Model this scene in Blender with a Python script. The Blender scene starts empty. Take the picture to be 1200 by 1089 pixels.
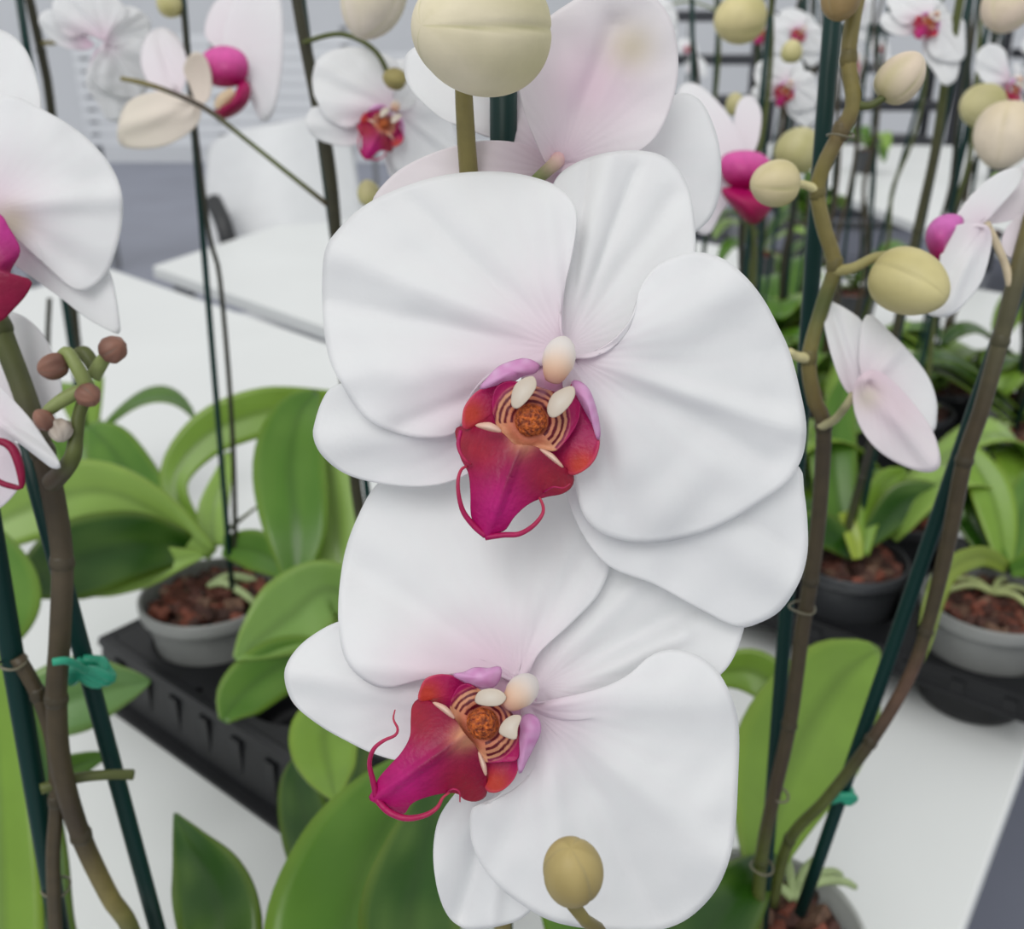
import bpy, math, random
from mathutils import Vector, Matrix, noise
PI = math.pi
sc = bpy.context.scene
C = sc.collection
# ------------------------------------------------------------------ camera
F = 1152.0; PITCH = math.radians(23.5); CAMZ = 1.35; TZ = 0.75
cs, sn = math.cos(PITCH), math.sin(PITCH)
cd = bpy.data.cameras.new('camera'); cam = bpy.data.objects.new('camera', cd); C.objects.link(cam)
cam.location = (0, 0, CAMZ); cam.rotation_euler = (PI/2-PITCH, 0, 0)
cd.sensor_fit = 'HORIZONTAL'; cd.sensor_width = 36; cd.lens = 36*F/1200
cd.clip_start = .01; cd.clip_end = 100
cd.dof.use_dof = True; cd.dof.focus_distance = .25; cd.dof.aperture_fstop = 15.5
sc.camera = cam
# ------------------------------------------------------------------ light
w = bpy.data.worlds.new('overcast_sky'); sc.world = w; w.use_nodes = True
nt = w.node_tree; bg = nt.nodes['Background']
tc = nt.nodes.new('ShaderNodeTexCoord'); sx = nt.nodes.new('ShaderNodeSeparateXYZ'); rp = nt.nodes.new('ShaderNodeValToRGB')
nt.links.new(tc.outputs['Generated'], sx.inputs[0]); nt.links.new(sx.outputs['Z'], rp.inputs[0]); nt.links.new(rp.outputs[0], bg.inputs[0])
rp.color_ramp.elements[0].position = 0; rp.color_ramp.elements[0].color = (.80, .82, .84, 1)
rp.color_ramp.elements[1].position = 1; rp.color_ramp.elements[1].color = (1, 1, 1, 1)
bg.inputs[1].default_value = .79
sl = bpy.data.lights.new('sun', 'SUN'); sl.energy = 1.15; sl.angle = math.radians(35); sl.color = (1, .985, .96)
so = bpy.data.objects.new('sun', sl); C.objects.link(so); so.rotation_euler = (math.radians(38), math.radians(-20), 0)
sc.view_settings.view_transform = 'Standard'; sc.view_settings.look = 'None'
sc.view_settings.exposure = 0.0; sc.view_settings.gamma = 1; sc.view_settings.use_curve_mapping = False

# ------------------------------------------------------------------ projection helpers (metres, real depths)
def P(px, py, Z):
    X = (px-600)/F*Z; v = (py-544.5)/F
    return Vector((X, Z*(cs-v*sn), CAMZ-Z*(sn+v*cs)))
def zv(py, D): return D/(cs-(py-544.5)/F*sn)              # depth of a point at ground distance D
def zt(py, h=0): return (CAMZ-TZ-h)/(sn+(py-544.5)/F*cs)  # depth of a point h above the table top
def T(px, py, h=0): return P(px, py, zt(py, h))
CAMROT = Matrix.Rotation(-PITCH, 3, 'X')                  # canonical flower space: x right, y away, z up
def lin(c):
    return tuple((x/255/12.92 if x/255 <= .04045 else ((x/255+.055)/1.055)**2.4) for x in c)
def mix(a, b, t):
    t = max(0, min(1, t)); return tuple(p+(q-p)*t for p, q in zip(a, b))
def cr(pts, n, closed=False):
    """Catmull-Rom through pts (tuples of any length), n samples evenly by arc length."""
    m = len(pts); out = []
    segs = m if closed else m-1
    per = max(6, 3*n//segs)
    for i in range(segs):
        g = lambda k: pts[k % m] if closed else pts[max(0, min(m-1, k))]
        a, b, c, d = g(i-1), g(i), g(i+1), g(i+2)
        for j in range(per):
            t = j/per; t2 = t*t; t3 = t2*t
            out.append(tuple(.5*(2*q+(-p+r)*t+(2*p-5*q+4*r-s)*t2+(-p+3*q-3*r+s)*t3) for p, q, r, s in zip(a, b, c, d)))
    out.append(tuple(pts[0]) if closed else tuple(pts[-1]))
    L = [0]
    k = min(len(pts[0]), 2) if not closed else 2
    for i in range(1, len(out)):
        L.append(L[-1]+math.sqrt(sum((x-y)**2 for x, y in zip(out[i][:3], out[i-1][:3])))+1e-9)
    res = []; tot = L[-1]; j = 0
    N = n if closed else n-1
    for i in range(n):
        s = tot*i/N
        while j < len(L)-2 and L[j+1] < s: j += 1
        t = (s-L[j])/(L[j+1]-L[j]); t = max(0, min(1, t))
        res.append(tuple(x+(y-x)*t for x, y in zip(out[j], out[j+1])))
    return res
def zoom(pts, ox, oy, s): return [(ox+p[0]/s, oy+p[1]/s)+tuple(p[2:]) for p in pts]

# ------------------------------------------------------------------ materials
def mat(name, color=None, rough=.5, spec=.5, trans=0, attr=False, bump=0, bscale=200, var=0, vscale=20, metal=0, stretch=(1, 1, 1), sub=0, tint=None):
    m = bpy.data.materials.new(name); m.use_nodes = True; n = m.node_tree; b = n.nodes['Principled BSDF']
    b.inputs['Roughness'].default_value = rough; b.inputs['Specular IOR Level'].default_value = spec
    b.inputs['Metallic'].default_value = metal
    if attr:
        a = n.nodes.new('ShaderNodeAttribute'); a.attribute_name = 'col'; src = a.outputs['Color']
    else:
        a = n.nodes.new('ShaderNodeRGB'); a.outputs[0].default_value = (*lin(color), 1); src = a.outputs[0]
    co = n.nodes.new('ShaderNodeTexCoord'); mp = n.nodes.new('ShaderNodeMapping'); mp.inputs['Scale'].default_value = stretch
    n.links.new(co.outputs['Object'], mp.inputs[0])
    if var:
        nz = n.nodes.new('ShaderNodeTexNoise'); nz.inputs['Scale'].default_value = vscale; nz.inputs['Detail'].default_value = 4
        n.links.new(mp.outputs[0], nz.inputs[0])
        mr = n.nodes.new('ShaderNodeMapRange'); mr.inputs[1].default_value = .3; mr.inputs[2].default_value = .7
        mr.inputs[3].default_value = 1-var; mr.inputs[4].default_value = 1+var
        n.links.new(nz.outputs[0], mr.inputs[0])
        hv = n.nodes.new('ShaderNodeHueSaturation'); n.links.new(src, hv.inputs['Color']); n.links.new(mr.outputs[0], hv.inputs['Value'])
        src = hv.outputs[0]
    n.links.new(src, b.inputs['Base Color'])
    if bump:
        nb = n.nodes.new('ShaderNodeTexNoise'); nb.inputs['Scale'].default_value = bscale; nb.inputs['Detail'].default_value = 3
        bp = n.nodes.new('ShaderNodeBump'); bp.inputs['Strength'].default_value = bump; bp.inputs['Distance'].default_value = .001
        n.links.new(mp.outputs[0], nb.inputs[0]); n.links.new(nb.outputs[0], bp.inputs['Height']); n.links.new(bp.outputs[0], b.inputs['Normal'])
    if trans:
        t = n.nodes.new('ShaderNodeBsdfTranslucent'); ms = n.nodes.new('ShaderNodeMixShader'); ms.inputs[0].default_value = trans
        n.links.new(src, t.inputs[0]); o = n.nodes['Material Output']
        n.links.new(b.outputs[0], ms.inputs[1]); n.links.new(t.outputs[0], ms.inputs[2]); n.links.new(ms.outputs[0], o.inputs[0])
    return m
M = dict(
    petal=mat('petal', attr=True, rough=.5, spec=.28, trans=.30, bump=.10, bscale=420),
    lip=mat('lip', attr=True, rough=.42, spec=.35, trans=.12, bump=.3, bscale=700, var=.10, vscale=250),
    callus=mat('callus', attr=True, rough=.5, bump=.8, bscale=1500, var=.35, vscale=900),
    leaf=mat('leaf', attr=True, rough=.29, spec=.42, trans=.13, bump=.10, bscale=90, var=.07, vscale=25),
    stem=mat('stem', attr=True, rough=.5, bump=.2, bscale=300, var=.15, vscale=120),
    bud=mat('bud', attr=True, rough=.5, spec=.35, bump=.15, bscale=300, var=.06, vscale=90),
    stake=mat('stake_green', (4, 46, 42), rough=.42, spec=.3, bump=.05, bscale=60),
    table=mat('table_white', (224, 227, 226), rough=.38, spec=.4, var=.03, vscale=2.2),
    leg=mat('table_leg', (150, 152, 155), rough=.4, metal=.6),
    tray=mat('tray_black', (20, 21, 24), rough=.42, spec=.4, bump=.3, bscale=60, var=.25, vscale=30),
    pot_dark=mat('pot_dark', (58, 60, 63), rough=.3, spec=.55, trans=.1, var=.1),
    pot_grey=mat('pot_grey', (150, 152, 150), rough=.3, spec=.5, trans=.25, var=.1),
    pot_clear=mat('pot_clear', (205, 208, 205), rough=.25, spec=.5, trans=.35),
    bark=mat('bark', attr=True, rough=.8, bump=.6, bscale=200, var=.3, vscale=120),
    tie=mat('green_tie', (38, 150, 118), rough=.4),
    clip=mat('clip', (112, 108, 88), rough=.3, spec=.6),
    floor=mat('floor', (126, 130, 144), rough=.45, var=.08, vscale=1.4, bump=.1),
    wall=mat('wall', (205, 208, 212), rough=.7, var=.04, vscale=.7),
    chair=mat('chair_white', (214, 216, 218), rough=.4, var=.02),
    chair_leg=mat('chair_leg', (40, 42, 44), rough=.4),
    slat=mat('slat', (225, 228, 232), rough=.4),
    dark=mat('dark_frame', (52, 54, 60), rough=.5),
)
# ------------------------------------------------------------------ object helpers
class MB:
    def __init__(s): s.v = []; s.f = []; s.c = []
    def add(s, v, f, c):
        o = len(s.v); s.v += [Vector(p) for p in v]; s.f += [tuple(i+o for i in q) for q in f]
        s.c += c if isinstance(c, list) else [c]*len(v)
    def mesh(s, name, m, origin=Vector((0, 0, 0)), smooth=True):
        me = bpy.data.meshes.new(name); me.from_pydata([p-origin for p in s.v], [], s.f)
        a = me.color_attributes.new('col', 'FLOAT_COLOR', 'POINT')
        a.data.foreach_set('color', [x for c in s.c for x in (*c, 1)])
        if smooth: me.polygons.foreach_set('use_smooth', [True]*len(me.polygons))
        me.materials.append(M[m] if isinstance(m, str) else m); me.update(); return me
def wloc(o):
    p = Vector(o.location); q = o.parent
    while q: p += Vector(q.location); q = q.parent
    return p
def link(name, me, parent=None, thick=0, loc=(0, 0, 0)):
    o = bpy.data.objects.new(name, me); C.objects.link(o); o.parent = parent; o.location = loc
    if thick:
        k = o.modifiers.new('thickness', 'SOLIDIFY'); k.thickness = thick; k.offset = 0
    return o
def obj(name, mb, m, parent=None, thick=0, smooth=True):
    og = wloc(parent) if parent else Vector((0, 0, 0))
    return link(name, mb.mesh(name, m, og, smooth), parent, thick)
def empty(name, loc, parent=None):
    o = bpy.data.objects.new(name, None); C.objects.link(o); o.empty_display_size = .02
    o.parent = parent; o.location = Vector(loc)-(wloc(parent) if parent else Vector((0, 0, 0))); return o
def tag(o, label, cat, group=None, kind=None):
    if label: o['label'] = label
    if cat: o['category'] = cat
    if group: o['group'] = group
    if kind: o['kind'] = kind
    return o

def tube(mb, pts, rad, color, n=10, samples=None, cap=True):
    """pts world Vectors; rad float or list; color rgb or list."""
    if not isinstance(rad, (list, tuple)): rad = [rad]*len(pts)
    cols = color if isinstance(color, list) else [color]*len(pts)
    q = cr([(*p, r, *c) for p, r, c in zip(pts, rad, cols)], samples or max(2, 5*len(pts)))
    pos = [Vector(a[:3]) for a in q]; v = []; f = []; cc = []
    up = None
    for i, a in enumerate(q):
        t = (pos[min(i+1, len(pos)-1)]-pos[max(i-1, 0)]).normalized()
        if up is None:
            up = t.orthogonal().normalized()
        up = (up-t*up.dot(t)).normalized(); s = t.cross(up)
        for k in range(n):
            an = 2*PI*k/n; v.append(pos[i]+(up*math.cos(an)+s*math.sin(an))*abs(a[3])); cc.append(tuple(max(0, x) for x in a[4:7]))
    for i in range(len(q)-1):
        for k in range(n):
            k2 = (k+1) % n; f.append((i*n+k, i*n+k2, (i+1)*n+k2, (i+1)*n+k))
    if cap:
        f.append(tuple(range(n-1, -1, -1))); f.append(tuple((len(q)-1)*n+k for k in range(n)))
    mb.add(v, f, cc)
def lathe(mb, center, prof, color, n=40, axis=None):
    v = []; f = []
    R = axis or Matrix.Identity(3)
    for r, z in prof:
        for k in range(n):
            a = 2*PI*k/n; v.append(Vector(center)+R@Vector((r*math.cos(a), r*math.sin(a), z)))
    for i in range(len(prof)-1):
        for k in range(n):
            k2 = (k+1) % n; f.append((i*n+k, i*n+k2, (i+1)*n+k2, (i+1)*n+k))
    mb.add(v, f, color)
def box(mb, c, d, color=(1, 1, 1), R=None):
    R = R or Matrix.Identity(3); v = []
    for x in (-.5, .5):
        for y in (-.5, .5):
            for z in (-.5, .5): v.append(Vector(c)+R@Vector((x*d[0], y*d[1], z*d[2])))
    mb.add(v, [(0, 1, 3, 2), (4, 6, 7, 5), (0, 4, 5, 1), (2, 3, 7, 6), (0, 2, 6, 4), (1, 5, 7, 3)], color)

def sheet(mb, outline, base, zf, cf, mp=P, NS=22, NT=84, pw=.85, bend=0):
    """A curved blade: an outline fanned from a base point, its depth zf(x,y,s), its pigment cf(x,y,s)."""
    o = cr(outline, NT, True); bx, by = base; mx, my = sum(p[0] for p in o)/NT-bx, sum(p[1] for p in o)/NT-by; ml = math.hypot(mx, my) or 1
    def bd(x, y, s):  # rays bow towards the blade's middle so that a hollow edge stays inside
        if not bend: return 0, 0
        dx, dy = x-bx, y-by; k = bend*s*(1-s)*(dx*my-dy*mx)/ml
        L = math.hypot(dx, dy) or 1; return -dy/L*k, dx/L*k
    v = [mp(bx, by, zf(bx, by, 0))]; c = [cf(bx, by, 0)]; f = []
    for i in range(1, NS+1):
        s = (i/NS)**pw
        for (x, y) in o:
            qx, qy = bd(x, y, s); X = bx+(x-bx)*s+qx; Y = by+(y-by)*s+qy; v.append(mp(X, Y, zf(X, Y, s))); c.append(cf(X, Y, s))
    for k in range(NT): f.append((0, 1+k, 1+(k+1) % NT))
    for i in range(NS-1):
        for k in range(NT):
            k2 = (k+1) % NT; a = 1+i*NT; b = a+NT; f.append((a+k, b+k, b+k2, a+k2))
    mb.add(v, f, c)
WHITE = lin((245, 246, 247)); PINK = lin((232, 190, 216)); BLUSH = lin((240, 222, 232)); CREAM = lin((226, 220, 196))
def seg(x, y, a):
    x0, y0, x1, y1 = a[:4]; dx, dy = x1-x0, y1-y0; L = dx*dx+dy*dy
    t = max(0, min(1, ((x-x0)*dx+(y-y0)*dy)/L)); return math.hypot(x-x0-t*dx, y-y0-t*dy), t
def petal(name, parent, outline, base, Z0, g=(0, 0), cup=0, folds=(), rip=(0, 5, 0), pink=.5, pr=90, mp=P, NS=22, NT=84, tint=WHITE, thick=.0006, veins=.00011, bend=0, blush=()):
    """Z0 depth at base, g metres of depth per 100 px, cup bend of the rim, folds (x0,y0,x1,y1,width,height)."""
    bx, by = base
    ext = max(math.hypot(x-bx, y-by) for x, y in [p[:2] for p in outline])
    def zf(x, y, s):
        dx, dy = x-bx, y-by; r = math.hypot(dx, dy); th = math.atan2(dy, dx)
        z = Z0+g[0]*dx/100+g[1]*dy/100+cup*(r/ext)**2
        z += rip[0]*(s**3)*math.sin(rip[1]*th+rip[2])
        z += veins*min(1, r/40)*math.sin(th*38+3*noise.noise(Vector((x/60, y/60, bx))))*.35
        z += .0012*noise.noise(Vector((x/45, y/45, bx+by)))*s
        for a in folds:
            d, t = seg(x, y, a); z += .72*a[5]*math.exp(-(d/a[4])**2)*min(1, s*2.5)
        return z
    def cf(x, y, s):
        r = math.hypot(x-bx, y-by)
        c = mix(tint, PINK, .75*pink*math.exp(-(r/(pr*.8))**2))
        c = mix(c, BLUSH, .10*(.5+.5*math.sin(math.atan2(y-by, x-bx)*38))*math.exp(-r/150))
        for (x0, y0, rr, cc, k) in blush:
            c = mix(c, cc, k*math.exp(-((x-x0)**2+(y-y0)**2)/rr**2))
        return c
    mb = MB(); sheet(mb, outline, base, zf, cf, mp, NS, NT, .85, bend)
    if parent == 'mesh': return mb
    return obj(name, mb, 'petal', parent, thick)

MAG = lin((172, 8, 92)); MAG2 = lin((142, 6, 60)); ORA = lin((196, 62, 48)); TAN = lin((216, 152, 116)); STR = lin((98, 8, 30))
LIL = lin((222, 150, 206)); LIL2 = lin((238, 196, 232)); PEACH = lin((238, 208, 190)); IVORY = lin((240, 234, 222))
def lip_parts(S, Z, mp, res=1.0):
    """All the pieces of one lip and column as MB objects: S holds outlines in photo pixels."""
    out = []
    n = lambda k: max(8, int(k*res))
    cx, cy, R = S['callus']; tx, ty = S['tip']; ax = Vector((tx-cx, ty-cy)).normalized()
    along = lambda x, y: (x-cx)*ax.x+(y-cy)*ax.y
    across = lambda x, y: -(x-cx)*ax.y+(y-cy)*ax.x
    Lt = math.hypot(tx-cx, ty-cy)
    # side lobes: cups rising towards the viewer at their outer rim
    for key in ('lobeL', 'lobeR'):
        o, b, (ox, oy) = S[key]; mb = MB()
        def zf(x, y, s, b=b):
            a = across(x, y); return Z-.004+.006*min(1, abs(a)/80)*1-.006*(abs(a)/70)**2+.0015*s*s
        def cf(x, y, s, ox=ox, oy=oy):
            c = mix(MAG, ORA, 1.1*math.exp(-((x-ox)**2+(y-oy)**2)/(20**2)))
            return mix(c, lin((226, 90, 120)), max(0, s-.9)*5)
        sheet(mb, o, b, zf, cf, mp, n(16), n(60))
        out.append(('side_lobe', mb, 'lip', .0006))
    # lilac outside flaps of the side lobes
    for key in ('flapL', 'flapR'):
        o, b = S[key]; mb = MB()
        def zf(x, y, s): return Z-.0085+.003*s*s
        def cf(x, y, s): return mix(LIL, LIL2, .5+.7*noise.noise(Vector((x/9, y/9, 3))))
        sheet(mb, o, b, zf, cf, mp, n(8), n(40)); out.append(('lobe_rim', mb, 'petal', .0005))
    # striped throat
    mb = MB(); o = S['throat']
    def zf(x, y, s): return Z-.0062-.001*s+.0006*math.sin(s*9)
    def cf(x, y, s):
        dx, dy = x-cx, y-cy; r = math.hypot(dx, dy)/R; a = along(x, y)/max(1e-6, math.hypot(dx, dy))
        t = mix(TAN, ORA, .5*math.exp(-(r-1)**2*3))
        if a < .45:
            k = math.sin(r*17.5-.6+.9*noise.noise(Vector((x/7, y/7, 0))))-.1
            t = mix(t, STR, max(0, min(1, (k+.25)*2.2)))
            if a < -.1: t = mix(t, lin((150, 96, 116)), .8*math.exp(-(across(x, y)/7)**2)*min(1, max(0, r-1.3)*2))
            t = mix(t, MAG, max(0, min(1, (r-2.15)*3)))
        return t
    sheet(mb, o, (cx, cy), zf, cf, mp, n(54), n(130), 1); out.append(('throat', mb, 'lip', .0005))
    # mid lobe, keeled along its axis and bowed forward
    mb = MB(); o = S['mid']; mx = sum(p[0] for p in o)/len(o); my = sum(p[1] for p in o)/len(o)
    def zf(x, y, s):
        l = along(x, y)/Lt; a = across(x, y)
        return Z-.0072-.004*math.sin(max(0, min(1, l))*PI)+.0035*(abs(a)/38)**1.6-.0012*math.exp(-(a/5)**2)+.004*max(0, l-.75)
    def cf(x, y, s):
        l = along(x, y)/Lt; a = across(x, y)
        c = mix(MAG2, MAG, (l-.15)*1.6)
        c = mix(c, lin((196, 30, 130)), .7*math.exp(-((l-.75)/.25)**2)*math.exp(-(a/26)**2))
        c = mix(c, lin((164, 36, 42)), .75*math.exp(-((l-.38)/.16)**2)*(1-math.exp(-(a/26)**2)))
        c = mix(c, TAN, min(1, 1.3*math.exp(-(((l-.12)/.14)**2))*math.exp(-(a/14)**2)))
        c = mix(c, lin((110, 8, 50)), .7*math.exp(-(a/1.6)**2)*math.exp(-((l-.35)/.25)**2))
        c = mix(c, lin((120, 10, 60)), .25*(.5+.5*math.sin(a*1.1+l*4))*max(0, 1-l))
        return c
    sheet(mb, o, (mx, my), zf, cf, mp, n(28), n(96)); out.append(('mid_lobe', mb, 'lip', .0007))
    # tendrils
    for td in S['tendrils']:
        mb = MB(); k = len(td)
        tube(mb, [mp(x, y, Z-.0072+dz) for x, y, dz, r in td], [r*.000212 for *_, r in td], [mix(MAG, lin((190, 60, 80)), i/k) for i in range(k)], n=8, samples=n(36))
        out.append(('tendril', mb, 'lip', 0))
    # white teeth
    for tt in S['teeth']:
        mb = MB(); bx = sum(p[0] for p in tt)/len(tt); by = sum(p[1] for p in tt)/len(tt)
        sheet(mb, tt, (bx, by), lambda x, y, s: Z-.0125+.001*s*s, lambda x, y, s: mix(lin((246, 224, 206)), lin((236, 190, 170)), s), mp, n(5), n(24))
        out.append(('tooth', mb, 'petal', .0002))
    # column wings (ivory)
    for tt in S['wings']:
        mb = MB(); bx = sum(p[0] for p in tt)/len(tt); by = sum(p[1] for p in tt)/len(tt)
        sheet(mb, tt, (bx, by), lambda x, y, s: Z-.0130-.0012*(x-bx)/12+.0003*s*s, lambda x, y, s: mix(lin((240, 234, 222)), lin((222, 208, 190)), s*.8), mp, n(7), n(30))
        out.append(('column_wing', mb, 'petal', .0003))
    # callus, warty ball
    mb = MB(); v = []; f = []; c = []; nu, nv = n(40), n(24)
    ctr = mp(cx, cy, Z-.0085); rr = (mp(cx+R, cy, Z-.0085)-ctr).length
    ex = (mp(cx+R, cy, Z-.0085)-ctr).normalized(); ez = (mp(cx, cy-R, Z-.0085)-ctr).normalized(); ey = ez.cross(ex).normalized()
    fw = (mp(cx, cy, Z-.02)-ctr).normalized()
    for i in range(nv+1):
        th = PI*i/nv
        for j in range(nu):
            ph = 2*PI*j/nu; d = ex*math.sin(th)*math.cos(ph)+ez*math.sin(th)*math.sin(ph)+fw*math.cos(th)
            q = noise.noise(d*5.5+Vector((cx, 0, 0))); k = rr*(.95+.14*q)
            dd = (ex*math.sin(th)*math.cos(ph)+ez*math.sin(th)*math.sin(ph))*k+fw*math.cos(th)*k*.75
            v.append(ctr+dd); c.append(mix(lin((112, 34, 14)), lin((206, 104, 34)), .5+1.3*q))
    for i in range(nv):
        for j in range(nu):
            j2 = (j+1) % nu; f.append((i*nu+j, i*nu+j2, (i+1)*nu+j2, (i+1)*nu+j))
    mb.add(v, f, c); out.append(('callus', mb, 'callus', 0))
    # pale foot of the column closing the middle of the bloom
    mb = MB(); (x0, y0), (x1, y1), cw = S['column']; qx, qy = x1+(x1-x0)*.1, y1+(y1-y0)*.1
    sheet(mb, [(qx+36*math.cos(a), qy+34*math.sin(a)) for a in [2*PI*q/10 for q in range(10)]], (qx, qy), lambda x, y, s: Z+.0015+.005*s*s, lambda x, y, s: mix(lin((206, 140, 176)), lin((238, 214, 228)), s), mp, n(6), n(24))
    out.append(('column_foot', mb, 'petal', .0006))
    # column with its anther cap
    (x0, y0), (x1, y1), cw = S['column']; mb = MB()
    k = 7; pts = []; rad = []; cols = []
    for i in range(k):
        t = i/(k-1); pts.append(mp(x0+(x1-x0)*t, y0+(y1-y0)*t, Z-.003-.009*math.sin(t*PI*.62)))
        rad.append(cw*.000212*(.5, .85, 1.0, 1.0, .86, .74, .5)[i]); cols.append(mix(mix(lin((246, 242, 238)), lin((236, 196, 160)), max(0, t-.42)*2.6), lin((196, 140, 150)), max(0, t-.75)*3))
    tube(mb, pts, rad, cols, n=16, samples=n(26)); out.append(('column', mb, 'petal', 0))
    return out

Z1 = lambda l: zoom(l, 500, 390, 4.1875)
LIP1 = dict(
    callus=(500+512/4.1875, 390+432/4.1875, 19), tip=(569, 630),
    lobeL=(Z1([(180, 470), (176, 400), (195, 345), (245, 290), (330, 245), (420, 232), (430, 300), (400, 380), (390, 440), (400, 500), (360, 495), (290, 470), (235, 462)]), Z1([(345, 380)])[0], Z1([(215, 400)])[0]),
    lobeR=(Z1([(715, 240), (745, 300), (790, 390), (838, 480), (848, 545), (825, 620), (775, 675), (712, 700), (672, 660), (620, 600), (560, 560), (600, 480), (680, 380)]), Z1([(705, 520)])[0], Z1([(760, 650)])[0]),
    flapL=(Z1([(262, 276), (290, 235), (350, 172), (420, 142), (490, 130), (552, 160), (530, 195), (470, 210), (420, 240), (345, 255)]), Z1([(420, 190)])[0]),
    flapR=(Z1([(712, 245), (745, 240), (790, 275), (825, 360), (848, 470), (842, 530), (815, 450), (780, 385), (745, 320)]), Z1([(790, 340)])[0]),
    throat=Z1([(335, 280), (375, 245), (430, 240), (520, 260), (620, 290), (740, 330), (752, 400), (720, 480), (640, 575), (560, 572), (520, 590), (455, 600), (420, 560), (375, 510), (335, 430), (322, 350)]),
    mid=Z1([(150, 470), (240, 458), (320, 468), (380, 500), (425, 545), (455, 552), (520, 556), (600, 595), (665, 650), (716, 700), (708, 755), (660, 790), (580, 806), (500, 838), (430, 900), (385, 965), (330, 985), (290, 1008), (258, 975), (222, 900), (218, 780), (208, 690), (172, 620), (152, 540)]),
    tendrils=[
        [(569, 628, 0, 3.6), (556, 617, 0, 3.6), (543, 600, -.001, 3.2), (537.5, 580, -.002, 2.6), (537, 562, -.002, 2.2), (541, 550, -.001, 1.8), (548, 546.5, 0, 1.4)],
        [(569, 630, 0, 3.6), (590, 627, -.001, 3.4), (608, 626, -.002, 3.2), (624, 617, -.003, 2.8), (635, 604, -.003, 2.3), (636.5, 594, -.002, 1.9), (632, 583, -.001, 1.5)],
        [(540, 505, 0, 2.2), (537, 520, -.001, 2.4), (540, 532, -.002, 2), (547, 541, -.002, 1.6), (552, 544, -.001, 1.2)],
        [(637, 577, 0, 1), (648, 571, -.003, 1), (660, 572, -.003, 1), (668, 567, -.002, .8)]],
    teeth=[Z1([(238, 455), (300, 440), (345, 458), (368, 488), (310, 482)]), Z1([(553, 570), (610, 590), (650, 630), (672, 664), (620, 630)])],
    wings=[Z1([(415, 330), (432, 262), (475, 225), (525, 215), (538, 262), (505, 320), (455, 368), (425, 368)]), Z1([(592, 370), (615, 310), (655, 280), (715, 262), (728, 305), (695, 365), (640, 412), (605, 412)])],
    column=((660, 402), (648, 446), 18.5))
Z2 = lambda l: zoom(l, 410, 760, 4.8)
LIP2 = dict(
    callus=(410+745/4.8, 760+425/4.8, 19), tip=(437, 938),
    lobeL=(Z2([(388, 290), (395, 225), (430, 170), (510, 145), (600, 160), (660, 205), (730, 240), (720, 300), (660, 360), (640, 420), (600, 400), (540, 345), (460, 300)]), Z2([(560, 260)])[0], Z2([(430, 260)])[0]),
    lobeR=(Z2([(945, 500), (955, 560), (950, 650), (925, 730), (870, 790), (810, 812), (765, 790), (765, 700), (745, 610), (720, 560), (800, 530), (880, 520)]), Z2([(850, 640)])[0], Z2([(820, 760)])[0]),
    flapL=(Z2([(580, 148), (640, 138), (700, 112), (780, 115), (838, 105), (852, 130), (835, 185), (800, 218), (740, 222), (680, 205), (630, 180)]), Z2([(740, 165)])[0]),
    flapR=(Z2([(965, 400), (1010, 370), (1060, 400), (1070, 470), (1030, 560), (990, 640), (955, 705), (945, 600), (945, 500)]), Z2([(1000, 480)])[0]),
    throat=Z2([(565, 330), (600, 230), (660, 200), (740, 240), (850, 300), (945, 420), (950, 500), (945, 620), (860, 640), (770, 640), (720, 590), (640, 520), (605, 450)]),
    mid=Z2([(385, 290), (440, 292), (520, 340), (590, 400), (620, 440), (650, 485), (700, 540), (735, 610), (765, 700), (770, 790), (755, 835), (700, 858), (640, 845), (600, 812), (530, 812), (440, 830), (350, 868), (300, 930), (220, 900), (150, 868), (110, 845), (140, 790), (165, 730), (230, 655), (290, 590), (340, 500), (345, 400), (352, 330)]),
    tendrils=[
        [(441, 934, 0, 4), (437, 915, -.001, 3.6), (433, 895, -.002, 3), (438, 878, -.003, 2.6), (450, 868, -.003, 2.2), (463, 862, -.003, 1.9), (466, 854, -.002, 1.6), (461, 843, -.001, 1.2), (463, 832, 0, .8)],
        [(441, 936, 0, 4.2), (455, 951, -.001, 4.2), (475, 959, -.002, 3.8), (497, 956, -.003, 3.3), (512, 947, -.003, 2.6), (519, 935, -.002, 1.8), (527, 929, -.002, 1.2)],
        [(523, 930, 0, 1.2), (530, 925, -.003, 1.1), (538, 928, -.003, 1), (539, 940, -.002, .8)]],
    teeth=[Z2([(465, 305), (520, 315), (565, 350), (592, 398), (545, 372)]), Z2([(722, 580), (750, 620), (768, 670), (765, 720), (735, 650)])],
    wings=[Z2([(705, 300), (725, 245), (790, 225), (850, 240), (880, 280), (840, 320), (760, 322)]), Z2([(840, 470), (865, 410), (920, 375), (965, 385), (945, 450), (935, 510), (880, 500)])],
    column=((622, 799), (596, 826), 18))

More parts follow.
